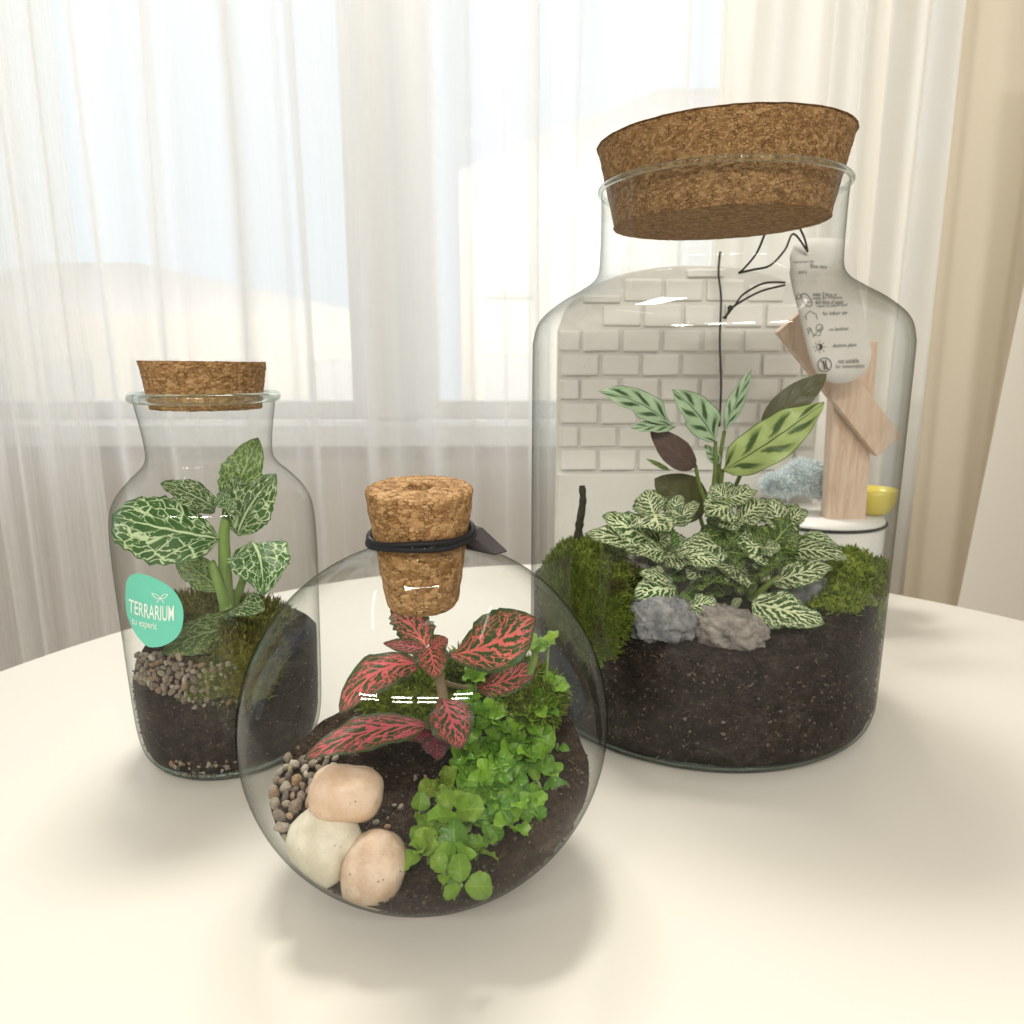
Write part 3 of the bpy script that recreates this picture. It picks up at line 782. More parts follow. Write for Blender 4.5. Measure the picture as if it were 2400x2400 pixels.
leaf(cp, (1570, 1103, .485), (1514, 1075, .482), 11, M['cala_yellow'], .02, 0, .2, serr=0)
leaf(cp, (1648, 1205, .490), (1534, 1122, .486), 104, M['olive'], .05, 0, .2, serr=0, wave=.04)
leaf(cp, (1686, 1088, .480), (1652, 1042, .480), 28, M['cala'], .04, 0, .2, serr=0)

# ---- three cream-veined fittonias in the tall jar
w2, g2 = M['white2'], M['green2']
pa = empty('cream_veined_plant', tuple(P(1580, 1405, .425)), 'cream-veined nerve plant at left behind the blue-grey rock', 'plant', 'cream-veined nerve plants in the tall jar')
stem(pa, [(1580, 1420, .425), (1576, 1360, .428), (1568, 1300, .430), (1552, 1230, .432), (1533, 1204, .432)], .0034, .0018, M['stem_green'])
for a in (((1534, 1208, .432), (1514, 1148, .440), 78, w2, .06), ((1532, 1204, .430), (1545, 1246, .412), 80, w2, .10), ((1528, 1268, .430), (1412, 1208, .420), 64, w2, .10),
          ((1524, 1284, .428), (1370, 1250, .412), 46, w2, .10), ((1565, 1304, .424), (1566, 1232, .432), 48, g2, .05), ((1579, 1232, .432), (1641, 1178, .440), 44, w2, .08),
          ((1583, 1382, .412), (1484, 1398, .398), 66, w2, .14), ((1576, 1366, .418), (1498, 1342, .408), 44, w2, .10), ((1545, 1250, .440), (1470, 1205, .446), 40, g2, .06),
          ((1610, 1425, .402), (1680, 1406, .395), 48, w2, .12), ((1606, 1424, .404), (1600, 1384, .408), 34, g2, .06), ((1572, 1215, .445), (1600, 1160, .452), 42, w2, .06),
          ((1555, 1270, .436), (1480, 1290, .43), 44, g2, .08), ((1590, 1300, .418), (1690, 1326, .400), 48, w2, .12)):
    leaf(pa, a[0], a[1], a[2], a[3], a[4], random.uniform(-.05, .05), .4, fold=-.05, wave=.14, serr=.06, shape=random.choice(('oval', 'ovate')))
pb = empty('cream_veined_plant', tuple(P(1703, 1390, .435)), 'cream-veined nerve plant in the middle under the striped plant', 'plant', 'cream-veined nerve plants in the tall jar')
stem(pb, [(1703, 1410, .435), (1704, 1350, .436), (1703, 1290, .438), (1702, 1210, .442), (1702, 1168, .444)], .0034, .0018, M['stem_green'])
for a in (((1703, 1172, .446), (1776, 1150, .442), 52, w2, .10), ((1702, 1170, .446), (1664, 1140, .450), 52, w2, .08), ((1702, 1172, .444), (1700, 1130, .455), 56, w2, .06),
          ((1712, 1190, .440), (1652, 1206, .425), 50, w2, .12), ((1730, 1222, .440), (1797, 1172, .438), 66, w2, .08), ((1697, 1286, .432), (1584, 1304, .408), 50, w2, .14),
          ((1772, 1284, .440), (1690, 1236, .434), 66, g2, .08), ((1700, 1392, .418), (1648, 1350, .418), 36, g2, .08), ((1716, 1422, .405), (1738, 1402, .404), 22, w2, .06),
          ((1700, 1300, .432), (1745, 1330, .42), 60, g2, .10), ((1702, 1250, .44), (1640, 1262, .43), 50, g2, .08), ((1700, 1240, .445), (1655, 1218, .45), 46, g2, .06), ((1714, 1210, .436), (1722, 1246, .42), 44, w2, .1)):
    leaf(pb, a[0], a[1], a[2], a[3], a[4], random.uniform(-.05, .05), .4, fold=-.05, wave=.14, serr=.06, shape=random.choice(('oval', 'ovate')))
pc = empty('cream_veined_plant', tuple(P(1762, 1400, .430)), 'cream-veined nerve plant at right beside the bright moss', 'plant', 'cream-veined nerve plants in the tall jar')
stem(pc, [(1756, 1420, .430), (1766, 1370, .430), (1790, 1320, .430), (1812, 1270, .432), (1838, 1236, .435)], .0036, .0018, M['stem_olive'])
stem(pc, [(1760, 1410, .425), (1800, 1370, .42), (1850, 1335, .418)], .0024, .0014, M['stem_olive'])
for a in (((1834, 1242, .434), (1802, 1168, .440), 62, w2, .08), ((1842, 1230, .434), (1894, 1200, .426), 56, w2, .12), ((1798, 1304, .430), (1868, 1214, .430), 104, g2, .06),
          ((1846, 1292, .428), (1993, 1314, .405), 56, w2, .12), ((1812, 1366, .418), (1956, 1330, .402), 62, w2, .08), ((1764, 1414, .405), (1934, 1462, .388), 88, w2, .12),
          ((1880, 1256, .436), (1966, 1286, .425), 36, w2, .14), ((1800, 1310, .435), (1770, 1230, .44), 60, g2, .06), ((1850, 1300, .43), (1905, 1262, .43), 60, g2, .08),
          ((1790, 1330, .43), (1750, 1290, .43), 50, g2, .08), ((1826, 1240, .44), (1866, 1180, .448), 50, w2, .08), ((1836, 1320, .426), (1890, 1330, .41), 50, g2, .1)):
    leaf(pc, a[0], a[1], a[2], a[3], a[4], random.uniform(-.05, .05), .4, fold=-.05, wave=.14, serr=.06, shape=random.choice(('oval', 'ovate')))

for pl_, (cx_, cy_, Y_), cnt in ((pa, (1560, 1330, .432), 9), (pb, (1705, 1320, .440), 11), (pc, (1800, 1330, .434), 10)):
    for k in range(cnt):
        a_ = random.uniform(-2.9, .1); l_ = random.uniform(45, 95)
        b_ = (cx_+random.uniform(-25, 25), cy_+random.uniform(-50, 55), Y_+random.uniform(-.01, .012))
        leaf(pl_, b_, (b_[0]+l_*math.cos(a_), b_[1]+l_*.6*math.sin(a_)+10, b_[2]+random.uniform(-.02, .006)), random.uniform(38, 56), random.choice((w2, g2, g2)), .08, 0, .4, fold=-.05, wave=.14, serr=.06)
for k in range(8):
    bx_ = random.uniform(1610, 1745); by_ = random.uniform(1335, 1400)
    leaf(pb, (bx_, by_, .425), (bx_+random.choice((-1, 1))*random.uniform(35, 75), by_+random.uniform(-40, 25), .405), random.uniform(36, 54), random.choice((w2, g2)), .10, 0, .45, fold=-.05, wave=.14, serr=.06)
# ------------------------------------------------------------------ soil
def soil_body(name, cx, cy, rfun, ztop, mat, label, z0=.009, shrink=.0016, n=96, nr=40):
    V, Fc = [], []
    rows = 26
    ang = [2*math.pi*i/n for i in range(n)]
    edge = []
    for i, a in enumerate(ang):       # wall height where the surface meets the glass
        r = rfun(.05)-shrink
        for _ in range(4):
            z = ztop(cx+r*math.cos(a), cy+r*math.sin(a)); r = rfun(z)-shrink
        edge.append((z, r))
    V.append((cx, cy, z0))
    for j in range(rows+1):
        for i, a in enumerate(ang):
            z = z0+(edge[i][0]-z0)*j/rows
            r = rfun(z)-shrink-.0008*(.5+.5*mn.noise(Vector((math.cos(a)*9, math.sin(a)*9, z*160))))
            V.append((cx+r*math.cos(a), cy+r*math.sin(a), z))
    for i in range(n): Fc.append((0, 1+(i+1) % n, 1+i))
    for j in range(rows):
        for i in range(n):
            a_, b_ = 1+j*n, 1+(j+1)*n
            Fc.append((a_+i, a_+(i+1) % n, b_+(i+1) % n, b_+i))
    last = 1+rows*n
    for k in range(1, nr):
        t_ = 1-k/nr
        st = len(V)
        for i, a in enumerate(ang):
            r = (edge[i][1]-.0008)*t_
            x, y = cx+r*math.cos(a), cy+r*math.sin(a)
            z = ztop(x, y)
            z = z*(1-t_**8)+edge[i][0]*t_**8
            V.append((x, y, z+.0016*mn.noise(Vector((x*170, y*170, 3)))))
        for i in range(n): Fc.append((last+i, last+(i+1) % n, st+(i+1) % n, st+i))
        last = st
    V.append((cx, cy, ztop(cx, cy)))
    for i in range(n): Fc.append((last+i, last+(i+1) % n, len(V)-1))
    o = mesh(name, V, Fc, mat, origin=(cx, cy, z0))
    return tag(o, label, 'soil', kind='stuff')
def g_r(z): return GR*math.sqrt(max(1e-6, 1-((z-GZ)/(GR*GK))**2))
def smooth(a, b, x): 
    t_ = min(1, max(0, (x-a)/(b-a))); return t_*t_*(3-2*t_)
def g_top(x, y):
    return .0215+.165*(y-.225)+.018*smooth(.01, .065, x-GX)+(.016*smooth(.250, .28, y)-.004)*smooth(.015, .05, GX-x)+.002*mn.noise(Vector((x*60, y*60, 0)))
soil_body('soil', GX, GY, g_r, g_top, M['soil_red'], 'brown soil filling the bottom of the round glass globe', z0=.0035)
def s_top(x, y):
    return .050+.014*smooth(-.03, .02, y-SY)+.006*smooth(-.02, .035, x-SX)+.002*mn.noise(Vector((x*60, y*60, 2)))
soil_body('soil', SX, SY, sm_r, s_top, M['soil'], 'near-black soil in the bottom of the small bottle jar', z0=.0075)
def b_top(x, y):
    return .072+.012*smooth(.03, .10, x-BX)*(1-smooth(-.02, .05, y-BY))+.013*smooth(-.105, -.05, y-BY)-.009*smooth(-.02, .09, y-BY)+.003*mn.noise(Vector((x*40, y*40, 5)))
soil_body('soil', BX, BY, big_r, b_top, M['soil'], 'deep dark soil filling the lower third of tall jar', z0=.0080, n=128)

def in_lathe(cx, cy, rfun, m=.002):
    def g(p):
        d = Vector((p.x-cx, p.y-cy, 0)); r = float(rfun(p.z))-m
        if d.length > r: p = Vector((cx, cy, p.z))+d.normalized()*r
        return p
    return g
# loose crumbs and fibres on the soil (one uncountable mass per vessel)
def crumbs(name, pts, inside, mat, label, smin, smax, fib=.25):
    V, Fc = [], []
    for p in pts:
        p = Vector(p); s = smin+(smax-smin)*random.random()**2.2*1.5
        if random.random() < fib:
            d = Vector((random.gauss(0, 1), random.gauss(0, 1), random.gauss(0, .7))).normalized()
            a = d.orthogonal().normalized()*s*.10; l = d*s*random.uniform(1.2, 2.6); b = d.cross(a)
            i = len(V); V += [p-l-a, p-l+a, p+l+a*.4+b*2, p+l-a*.4+b*2, p-l+b]
            Fc += [(i, i+1, i+2, i+3), (i, i+3, i+4), (i+1, i+4, i+2)]
        else:
            i = len(V)
            ds = [Vector((random.gauss(0, 1), random.gauss(0, 1), random.gauss(0, 1))).normalized()*s*random.uniform(.5, 1) for _ in range(2)]
            a, b = ds; cc = a.cross(b).normalized()*s*.6
            V += [p+a, p+b, p-a, p-b, p+cc, p-cc]
            Fc += [(i, i+1, i+4), (i+1, i+2, i+4), (i+2, i+3, i+4), (i+3, i, i+4), (i+1, i, i+5), (i+2, i+1, i+5), (i+3, i+2, i+5), (i, i+3, i+5)]
    o = mesh(name, [tuple(inside(q)) for q in V], Fc, mat, origin=tuple(pts[0]), smooth=False)
    return tag(o, label, 'soil crumbs', kind='stuff')
def scatter(cx, cy, rfun, ztop, n, lift=.0004, sel=None):
    out = []
    while len(out) < n:
        a, r = random.uniform(0, 2*math.pi), math.sqrt(random.random())
        z = .05
        for _ in range(3):
            rr = (rfun(z)-.0035)*r; x, y = cx+rr*math.cos(a), cy+rr*math.sin(a); z = ztop(x, y)
        if sel and not sel(x, y): continue
        out.append((x, y, z+lift))
    return out
def wall_scatter(cx, cy, rfun, ztop, n, zmin, a0, a1, inset=.0014):
    out = []
    for _ in range(n):
        a = random.uniform(a0, a1); zt = ztop(cx+.9*rfun(.05)*math.cos(a), cy+.9*rfun(.05)*math.sin(a))
        z = random.uniform(zmin, zt); r = rfun(z)-inset
        out.append((cx+r*math.cos(a), cy+r*math.sin(a), z))
    return out
crumbs('soil_crumbs', scatter(GX, GY, g_r, g_top, 3600)+wall_scatter(GX, GY, g_r, g_top, 900, .006, math.pi*1.3, math.pi*2.1, .0014), in_lathe(GX, GY, g_r, .0009), M['crumb'], 'loose crumbs and fibres over the globe soil', .0004, .0013)
crumbs('soil_crumbs', scatter(BX, BY, big_r, b_top, 1800)+wall_scatter(BX, BY, big_r, b_top, 5200, .012, math.pi*1.02, math.pi*1.98), in_lathe(BX, BY, big_r, .0009), M['crumb'], 'fibres and crumbs through the tall jar soil', .0004, .0014, .5)
crumbs('soil_crumbs', scatter(SX, SY, sm_r, s_top, 500)+wall_scatter(SX, SY, sm_r, s_top, 900, .012, math.pi, 2*math.pi, .0015), in_lathe(SX, SY, sm_r, .0009), M['crumb'], 'fine crumbs through the small bottle jar soil', .0003, .0009, .3)

# ------------------------------------------------------------------ moss
def moss(name, patches, mat, label, n, ln=(.003, .006), wd=.00035, inside=None):
    """patches: (centre, radii, turn) low mounds; blades bristle from them"""
    V, Fc = [], []
    for (cn, rad, share) in patches:
        cn = Vector(cn)
        iv, fi = ico(4)
        i0 = len(V)
        for q in iv:
            d = q.normalized(); k = 1+.17*mn.noise(d*2.3+cn*50)+.15*mn.noise(d*6+cn*80)+.07*mn.noise(d*13+cn*60)
            p = cn+Vector((d.x*rad[0], d.y*rad[1], d.z*rad[2]))*k*.97
            if inside: p = inside(p)
            V.append(p)
        Fc += [tuple(i+i0 for i in t_) for t_ in fi]
        for _ in range(int(n*share)):
            d = Vector((random.gauss(0, 1), random.gauss(0, 1), abs(random.gauss(0, 1))*1.1-.55)).normalized()
            k = 1+.17*mn.noise(d*2.3+cn*50)+.15*mn.noise(d*6+cn*80)+.07*mn.noise(d*13+cn*60)
            p = cn+Vector((d.x*rad[0], d.y*rad[1], d.z*rad[2]))*k*.97
            nn = Vector((d.x/rad[0], d.y/rad[1], d.z/rad[2])).normalized()
            b = (nn+Vector((0, 0, .35))+Vector((random.gauss(0, .65), random.gauss(0, .65), random.gauss(0, .6)))).normalized()
            l = random.uniform(*ln); s = b.orthogonal().normalized(); s = Matrix.Rotation(random.uniform(0, 6.3), 3, b) @ s
            m1 = p+b*l*.55+s*l*.10; tip = p+b*l+s*l*random.uniform(-.1, .5)
            if inside: p, m1, tip = inside(p), inside(m1), inside(tip)
            i = len(V); w = wd*random.uniform(.6, 1.4); c_ = b.cross(s)
            V += [p-c_*w, p+c_*w, m1+c_*w*1.3, m1-c_*w*1.3, tip]
            Fc += [(i, i+1, i+2, i+3), (i+3, i+2, i+4)]
    o = mesh(name, [tuple(q) for q in V], Fc, mat, origin=tuple(patches[0][0]), smooth=False)
    return tag(o, label, 'moss', kind='stuff')
inB, inS, inG = in_lathe(BX, BY, big_r, .0012), in_lathe(SX, SY, sm_r, .0012), in_lathe(GX, GY, g_r, .0014)
inG2 = in_lathe(GX, GY, g_r, .0045)
def mound(px, py, Y, rx, ry, rz, share): return (P(px, py, Y), (rx, ry, rz), share)
moss('moss', [mound(1395, 1345, .445, .032, .030, .022, .32), mound(1330, 1400, .425, .026, .032, .028, .26), mound(1450, 1335, .455, .022, .02, .016, .12), mound(1385, 1450, .398, .023, .020, .028, .30)], M['moss'],
     'green moss bank at left inside the tall jar', 24000, (.0022, .0046), inside=inB)
moss('moss', [mound(1992, 1378, .440, .026, .026, .024, .6), mound(1975, 1430, .420, .022, .020, .018, .4)], M['moss_bright'], 'small bright moss cushion at right inside the tall jar', 7000, (.0025, .005), inside=inB)
moss('moss', [mound(1000, 1625, .332, .030, .016, .016, .34), mound(1130, 1610, .335, .028, .016, .020, .36), mound(1230, 1640, .325, .018, .016, .016, .3)], M['moss_bright'],
     'bright green moss cushion behind the pink-veined plant', 8500, (.003, .0065), inside=inG)
moss('moss', [mound(585, 1470, .425, .026, .022, .016, .36), mound(480, 1440, .428, .030, .018, .013, .3), mound(565, 1565, .378, .024, .020, .024, .34)], M['moss_brown'],
     'olive brown moss mound under the small jar plant', 8500, (.003, .007), .0003, inside=inS)
V, Fc = [], []
for _ in range(520):           # long moss strands pressed against the front glass of the small jar
    px, py = random.uniform(440, 600), random.uniform(1555, 1668)
    if py > 1668-.1*abs(px-540) or py < 1640-(px-430)*1.2: continue
    q = on_cyl(px, py, SX, SY, sm_r, -.0022-random.random()*.002)
    a = random.uniform(0, math.pi); l = random.uniform(.003, .007)
    tn = Vector((-(q.y-SY), q.x-SX, 0)).normalized(); dr = tn*math.cos(a)+Vector((0, 0, 1))*math.sin(a)
    g_ = tube_geo([inS(q-dr*l), inS(q+tn*random.uniform(-.001, .001)), inS(q+dr*l)], [.0003, .0004, .0001], 4, False)
    V, Fc = join((V, Fc), g_) if len(V) < 1 else (V+[tuple(z) for z in g_[0]], Fc+[tuple(i+len(V) for i in z) for z in g_[1]])
tag(mesh('moss_strands', V, Fc, M['moss'], origin=tuple(P(540, 1640, .37))), 'loose green moss strands against the front of small jar', 'moss', kind='stuff')

# ------------------------------------------------------------------ stones
def stone_geo(c0, half, rot, pw, seed, rough=.08, sub=4, jag=0.0):
    iv, fi = ico(sub); out = []
    Rm = Matrix.Rotation(rot[2], 3, 'Z') @ Matrix.Rotation(rot[1], 3, 'Y') @ Matrix.Rotation(rot[0], 3, 'X')
    sd = Vector((seed*3.1, seed*1.7, seed*.9))
    for q in iv:
        d = q.normalized()
        k = (abs(d.x)**pw+abs(d.y)**pw+abs(d.z)**pw)**(-1/pw)
        k *= 1+rough*mn.noise(d*1.2+sd)+rough*.5*mn.noise(d*2.6+sd)
        if jag: k *= 1+jag*mn.noise(d*3.5+sd)+jag*.7*mn.noise(d*8+sd)+jag*.4*mn.noise(d*19+sd)-jag*.8*max(0, mn.noise(d*2.2-sd))
        out.append(tuple(Vector(c0)+Rm @ Vector((d.x*half[0]*k, d.y*half[1]*k, d.z*half[2]*k))))
    return out, fi
def stone(px, py, Y, wpx, hpx, depth, rot, pw, seed, mat, label, name='stone', cat='stone', inside=None, **k):
    p = P(px, py, Y); s = size_at(p)
    v, f = stone_geo(p, (wpx/2*s, depth/2, hpx/2*s), rot, pw, seed, **k)
    if inside: v = [tuple(inside(Vector(q))) for q in v]
    return tag(mesh(name, v, f, mat, origin=tuple(p)), label, cat)
stone(812, 1858, .268, 166, 128, .024, (R(-28), R(6), 0), 2.7, 3, M['stone_tan'], 'smooth tan stone, uppermost of the three in the globe', inside=inG)
stone(764, 1978, .2620, 166, 180, .024, (R(-24), R(-22), 0), 2.45, 8, M['stone_cream'], 'smooth cream stone at left of the three in the globe', inside=inG, rough=.20)
stone(876, 2036, .2525, 146, 182, .022, (R(-20), R(20), 0), 2.3, 5, M['stone_pink'], 'smooth pinkish stone nearest the globe front, beside green leaves', inside=inG)
stone(1546, 1456, .400, 160, 124, .034, (R(-15), R(5), R(10)), 2.5, 2, M['rock_blue'], 'rough blue-grey rock at left front in the tall jar', 'rock', 'rock', inside=inB, sub=5, jag=.15)
stone(1706, 1478, .396, 176, 116, .034, (R(-10), R(14), R(-6)), 2.4, 6, M['rock_brown'], 'rough brown-grey rock at right front in the tall jar', 'rock', 'rock', inside=inB, sub=5, jag=.14)
stone(1492, 1322, .440, 92, 84, .030, (0, R(-38), R(5)), 3.5, 9, M['rock_brown'], 'tilted grey slab of rock in the moss at left', 'rock', 'rock', inside=inB, sub=4, jag=.10)
stone(1880, 1400, .432, 130, 84, .028, (0, R(-24), R(-8)), 3.2, 11, M['rock_blue'], 'grey rock half hidden under the right nerve plant', 'rock', 'rock', inside=inB, sub=4, jag=.10)

# gravel
peb_me = []
for k in range(6):
    v, f = stone_geo((0, 0, 0), (1, .8, .62), (0, 0, 0), 2.3, 20+k, .28, 2, .10)
    me = bpy.data.meshes.new('pebble'); me.from_pydata(v, [], f); me.polygons.foreach_set('use_smooth', [True]*len(me.polygons)); me.materials.append(M['pebble']); peb_me.append(me)
peb_me2 = [m_.copy() for m_ in peb_me]
for m_ in peb_me2: m_.materials[0] = M['pebble_dim']
def pebble(parent, p, s, meshes=peb_me):
    o = bpy.data.objects.new('pebble', random.choice(meshes)); col.objects.link(o)
    o.parent = parent
    o.location = Vector(p)-OFF[parent.name]; o.scale = (s*random.uniform(.8, 1.2), s*random.uniform(.8, 1.1), s*random.uniform(.8, 1.1))
    o.rotation_euler = (random.uniform(0, 6), random.uniform(0, 6), random.uniform(0, 6))
    return o
gv = empty('gravel', tuple(P(680, 1900, .27)), 'small mixed gravel at left in the globe beside the smooth stones', 'gravel')
pl = []
tries = 0
while len(pl) < 150 and tries < 6000:
    tries += 1
    px = random.uniform(610, 790); py = random.uniform(1775, 2000)
    if px < 628+16*math.sin(py*.05)+random.uniform(0, 12) or px < 640+(py-1900)*.32: continue
    if px > 640+max(0, (1900-py))*1.3+10 and py < 1880 and px > 742: continue
    if py > 1880 and px > 745-(py-1880)*.45: continue
    if any(((px-a)/(w*.5))**2+((py-b)/(h*.5))**2 < .95 for a, b, w, h in ((812, 1858, 166, 128), (757, 1982, 190, 210), (876, 2036, 146, 182))) or py > 1985: continue
    ya, yb_ = .225, .365
    for _ in range(24):        # where this line of sight meets the soil
        ym = (ya+yb_)/2; p = P(px, py, ym)
        if p.z > g_top(p.x, p.y)+.002: ya = ym
        else: yb_ = ym
    s = random.uniform(.0018, .0036)
    p = in_lathe(GX, GY, g_r, .0025+s*.6)(p)
    if any((p-q).length < (s+r_)*.72 for q, r_ in pl): continue
    pl.append((p, s)); pebble(gv, p, s)
for k in range(16):    # strays further right on the soil
    px, py = random.uniform(820, 1000), random.uniform(1760, 1830)
    x = P(px, py, random.uniform(.272, .312)); x.z = g_top(x.x, x.y)+.001; pebble(gv, x, random.uniform(.001, .0021))
gs = empty('gravel', tuple(P(400, 1600, .365)), 'brown gravel band against the glass of the small jar', 'gravel')
pl = []; tries = 0
while len(pl) < 120 and tries < 8000:
    tries += 1
    px, py = random.uniform(322, 560), random.uniform(1532, 1655)
    if py > 1600+(px-330)*.42 or (px > 455 and random.random() < .75) or (px > 420 and py < 1555): continue
    s = random.uniform(.0013, .0030)
    q = on_cyl(px, py, SX, SY, sm_r, -.0021-s*.55)
    if any((q-w_).length < (s+r_)*.74 for w_, r_ in pl): continue
    pl.append((q, s)); pebble(gs, q, s, peb_me2)
gs2 = empty('gravel', tuple(P(450, 1800, .365)), 'sparse pale grit along the bottom of the small jar', 'gravel')
for k in range(46):
    px = random.uniform(400, 560); q = on_cyl(px, random.uniform(1788, 1822)-abs(px-480)*.10, SX, SY, sm_r, -.0022)
    pebble(gs2, q, random.uniform(.0007, .0019), peb_me2)

# ------------------------------------------------------------------ creeping plant in the globe
def creep_mesh(mat, seed, shape='round'):
    v, f, uv = leaf_geo((0, 0, 0), (0, 1, 0), .38+.03*(seed % 3), (0, 0, 1), .10, .03, .30, .14, .03, ('oval', 'round', 'ovate')[seed % 3], 12, 8, seed, .35)
    me = bpy.data.meshes.new('creeper_leaf'); me.from_pydata(v, [], f); me.materials.append(mat)
    me.polygons.foreach_set('use_smooth', [True]*len(me.polygons))
    l = me.uv_layers.new(name='UVMap'); idx = np.empty(len(me.loops), int); me.loops.foreach_get('vertex_index', idx)
    l.data.foreach_set('uv', np.asarray(uv)[idx].ravel()); return me
CM = {k: [creep_mesh(M[k], 100+i) for i in range(3)] for k in ('creep', 'creep_lime', 'creep_spot')}
cr = empty('creeping_plant', tuple(P(1150, 1850, .285)), 'bright green creeping plant with small round leaves in the globe', 'plant')
def rosette(px, py, kind, n, lpx, Y=None, face=.62, spread=.85):
    Y = Y if Y is not None else .312-(py-1720)/360*.074
    c0 = P(px, py, Y)
    s = size_at(c0)
    view = (CAMP-c0).normalized()
    up = (view*(1-face)+Vector((0, 0, 1))*face+Vector((random.gauss(0, .15), random.gauss(0, .15), 0))).normalized()
    a0 = random.uniform(0, 6.3)
    e1 = up.orthogonal().normalized(); e2 = up.cross(e1)
    for i in range(n):
        a = a0+2*math.pi*i/n+random.uniform(-.3, .3)
        inner = i % 2
        out = e1*math.cos(a)+e2*math.sin(a)
        el = spread*random.uniform(.2, .9)*(1.4 if inner else .5)
        d = (out*math.cos(el)+up*math.sin(el)+Vector((random.gauss(0, .2), random.gauss(0, .2), random.gauss(0, .2)))).normalized()
        up = (up+Vector((random.gauss(0, .18), random.gauss(0, .18), random.gauss(0, .1)))).normalized()
        nn = (up-d*up.dot(d)).normalized(); sd = d.cross(nn)
        L = lpx*1.16*s*random.uniform(.75, 1.15)*(.8 if inner else 1)
        o = bpy.data.objects.new('leaf', random.choice(CM[kind])); col.objects.link(o); o.parent = cr
        b0 = c0+d*L*.10
        tip = inG2(b0+d*L)
        d2 = (tip-b0); L = max(d2.length, L*.6); d = d2.normalized(); nn = (nn-d*nn.dot(d)).normalized(); sd = d.cross(nn)
        mt = Matrix(((sd.x, d.x, nn.x), (sd.y, d.y, nn.y), (sd.z, d.z, nn.z))).to_4x4()
        o.matrix_local = Matrix.Translation(b0-OFF[cr.name]) @ mt @ Matrix.Diagonal((L*random.uniform(.9, 1.15), L, L, 1))
    base = Vector((c0.x+random.uniform(-.004, .004), c0.y+.006, g_top(c0.x, c0.y)))
    v, f = tube_geo(spline([tuple(base), tuple((base+c0)/2+Vector((.001, .002, .001))), tuple(c0)], 4), .0007, 6)
    mesh('stem', v, f, M['stem_green'], cr)
for a in ((1037, 1838, 'creep_spot', 4, 52), (1030, 1862, 'creep_lime', 4, 40), (987, 1996, 'creep_lime', 6, 54), (982, 1905, 'creep_lime', 2, 66), (1060, 1905, 'creep_lime', 3, 70),
          (1080, 1925, 'creep', 3, 66), (1068, 2005, 'creep', 4, 64), (1082, 2075, 'creep_lime', 3, 60), (1040, 2050, 'creep_lime', 3, 40), (1139, 1793, 'creep', 4, 54), (1171, 1734, 'creep', 5, 48),
          (1208, 1745, 'creep', 5, 50), (1240, 1728, 'creep', 5, 52), (1260, 1715, 'creep', 4, 44), (1305, 1754, 'creep', 2, 50), (1262, 1790, 'creep', 5, 44), (1282, 1812, 'creep', 4, 42),
          (1267, 1852, 'creep', 4, 56), (1242, 1896, 'creep', 4, 46), (1253, 1926, 'creep', 3, 44), (1199, 1937, 'creep', 4, 62), (1147, 1932, 'creep', 5, 46), (1149, 1970, 'creep', 4, 42),
          (1128, 1864, 'creep', 4, 52), (1160, 1836, 'creep', 5, 50), (1200, 1830, 'creep', 5, 48), (1190, 1790, 'creep', 5, 46), (1078, 1782, 'creep', 4, 52), (1112, 1757, 'creep', 4, 46),
          (1100, 1820, 'creep', 4, 50), (1215, 1880, 'creep', 4, 52), (1175, 1885, 'creep', 4, 50), (1088, 1850, 'creep', 4, 46), (1230, 1775, 'creep', 5, 46), (1150, 1760, 'creep', 4, 40)):
    rosette(*a)
for k in range(7):
    q_ = random.random(); rosette(1020+q_*245+random.uniform(-45, 45), 2030-q_*280+random.uniform(-45, 30), 'creep_lime' if q_ < .4 else 'creep', 4, random.uniform(42, 60))
for a in ((1115, 1592, 'creep', 4, 38, .316), (1165, 1608, 'creep', 4, 36, .322), (1100, 1640, 'creep', 4, 42, .312), (1140, 1665, 'creep', 4, 40, .312), (1180, 1648, 'creep', 4, 40, .316), (1235, 1610, 'creep', 3, 34, .322),
          (1285, 1606, 'creep', 3, 40, .318), (1262, 1655, 'creep', 4, 46, .312), (1285, 1668, 'creep', 3, 42, .31), (1205, 1690, 'creep', 5, 42, .312), (1110, 1700, 'creep', 4, 42, .308), (1160, 1695, 'creep', 4, 40, .31), (1080, 1730, 'creep', 4, 42, .306),
          (1255, 1512, 'creep_lime', 4, 42, .315), (1285, 1515, 'creep_lime', 3, 38, .312), (1240, 1690, 'creep', 5, 44, .312)):
    rosette(*a)
stem(cr, [(1226, 1640, .318), (1238, 1590, .317), (1252, 1545, .316), (1256, 1512, .315)], .0022, .0014, M['stem_green'])

# ------------------------------------------------------------------ paper tag and its cord on the tall jar
t = NT('grey_paper'); M['paper'] = t.done(t.bsdf(t.mix(t.noise(t.obj(), 90, 4), (.66, .635, .60), (.72, .695, .66)), .8, None, .2))
TYB = .600
out = [(1852, 622), (1850, 640), (1851, 600), (1862, 575), (1880, 562), (1905, 558), (1940, 558), (1975, 562), (1996, 578), (2006, 610), (2010, 660), (2022, 720), (2036, 790), (2042, 830), (2034, 862), (2012, 884), (1985, 897), (1955, 898), (1928, 888), (1910, 868), (1895, 830), (1876, 750), (1858, 680)]
out = [out[1]]+[out[0]]+out[2:]
ctr = (1945, 735)
sp2 = spline(out+[out[0]], 3)[:-1]
n = len(sp2)
def on_tag(x, y, lift=0.0): return P(x, y, TYB+.006*math.sin((x-1850)/160*2.2)-.010*(y-560)/340-lift)
v = []; f = []
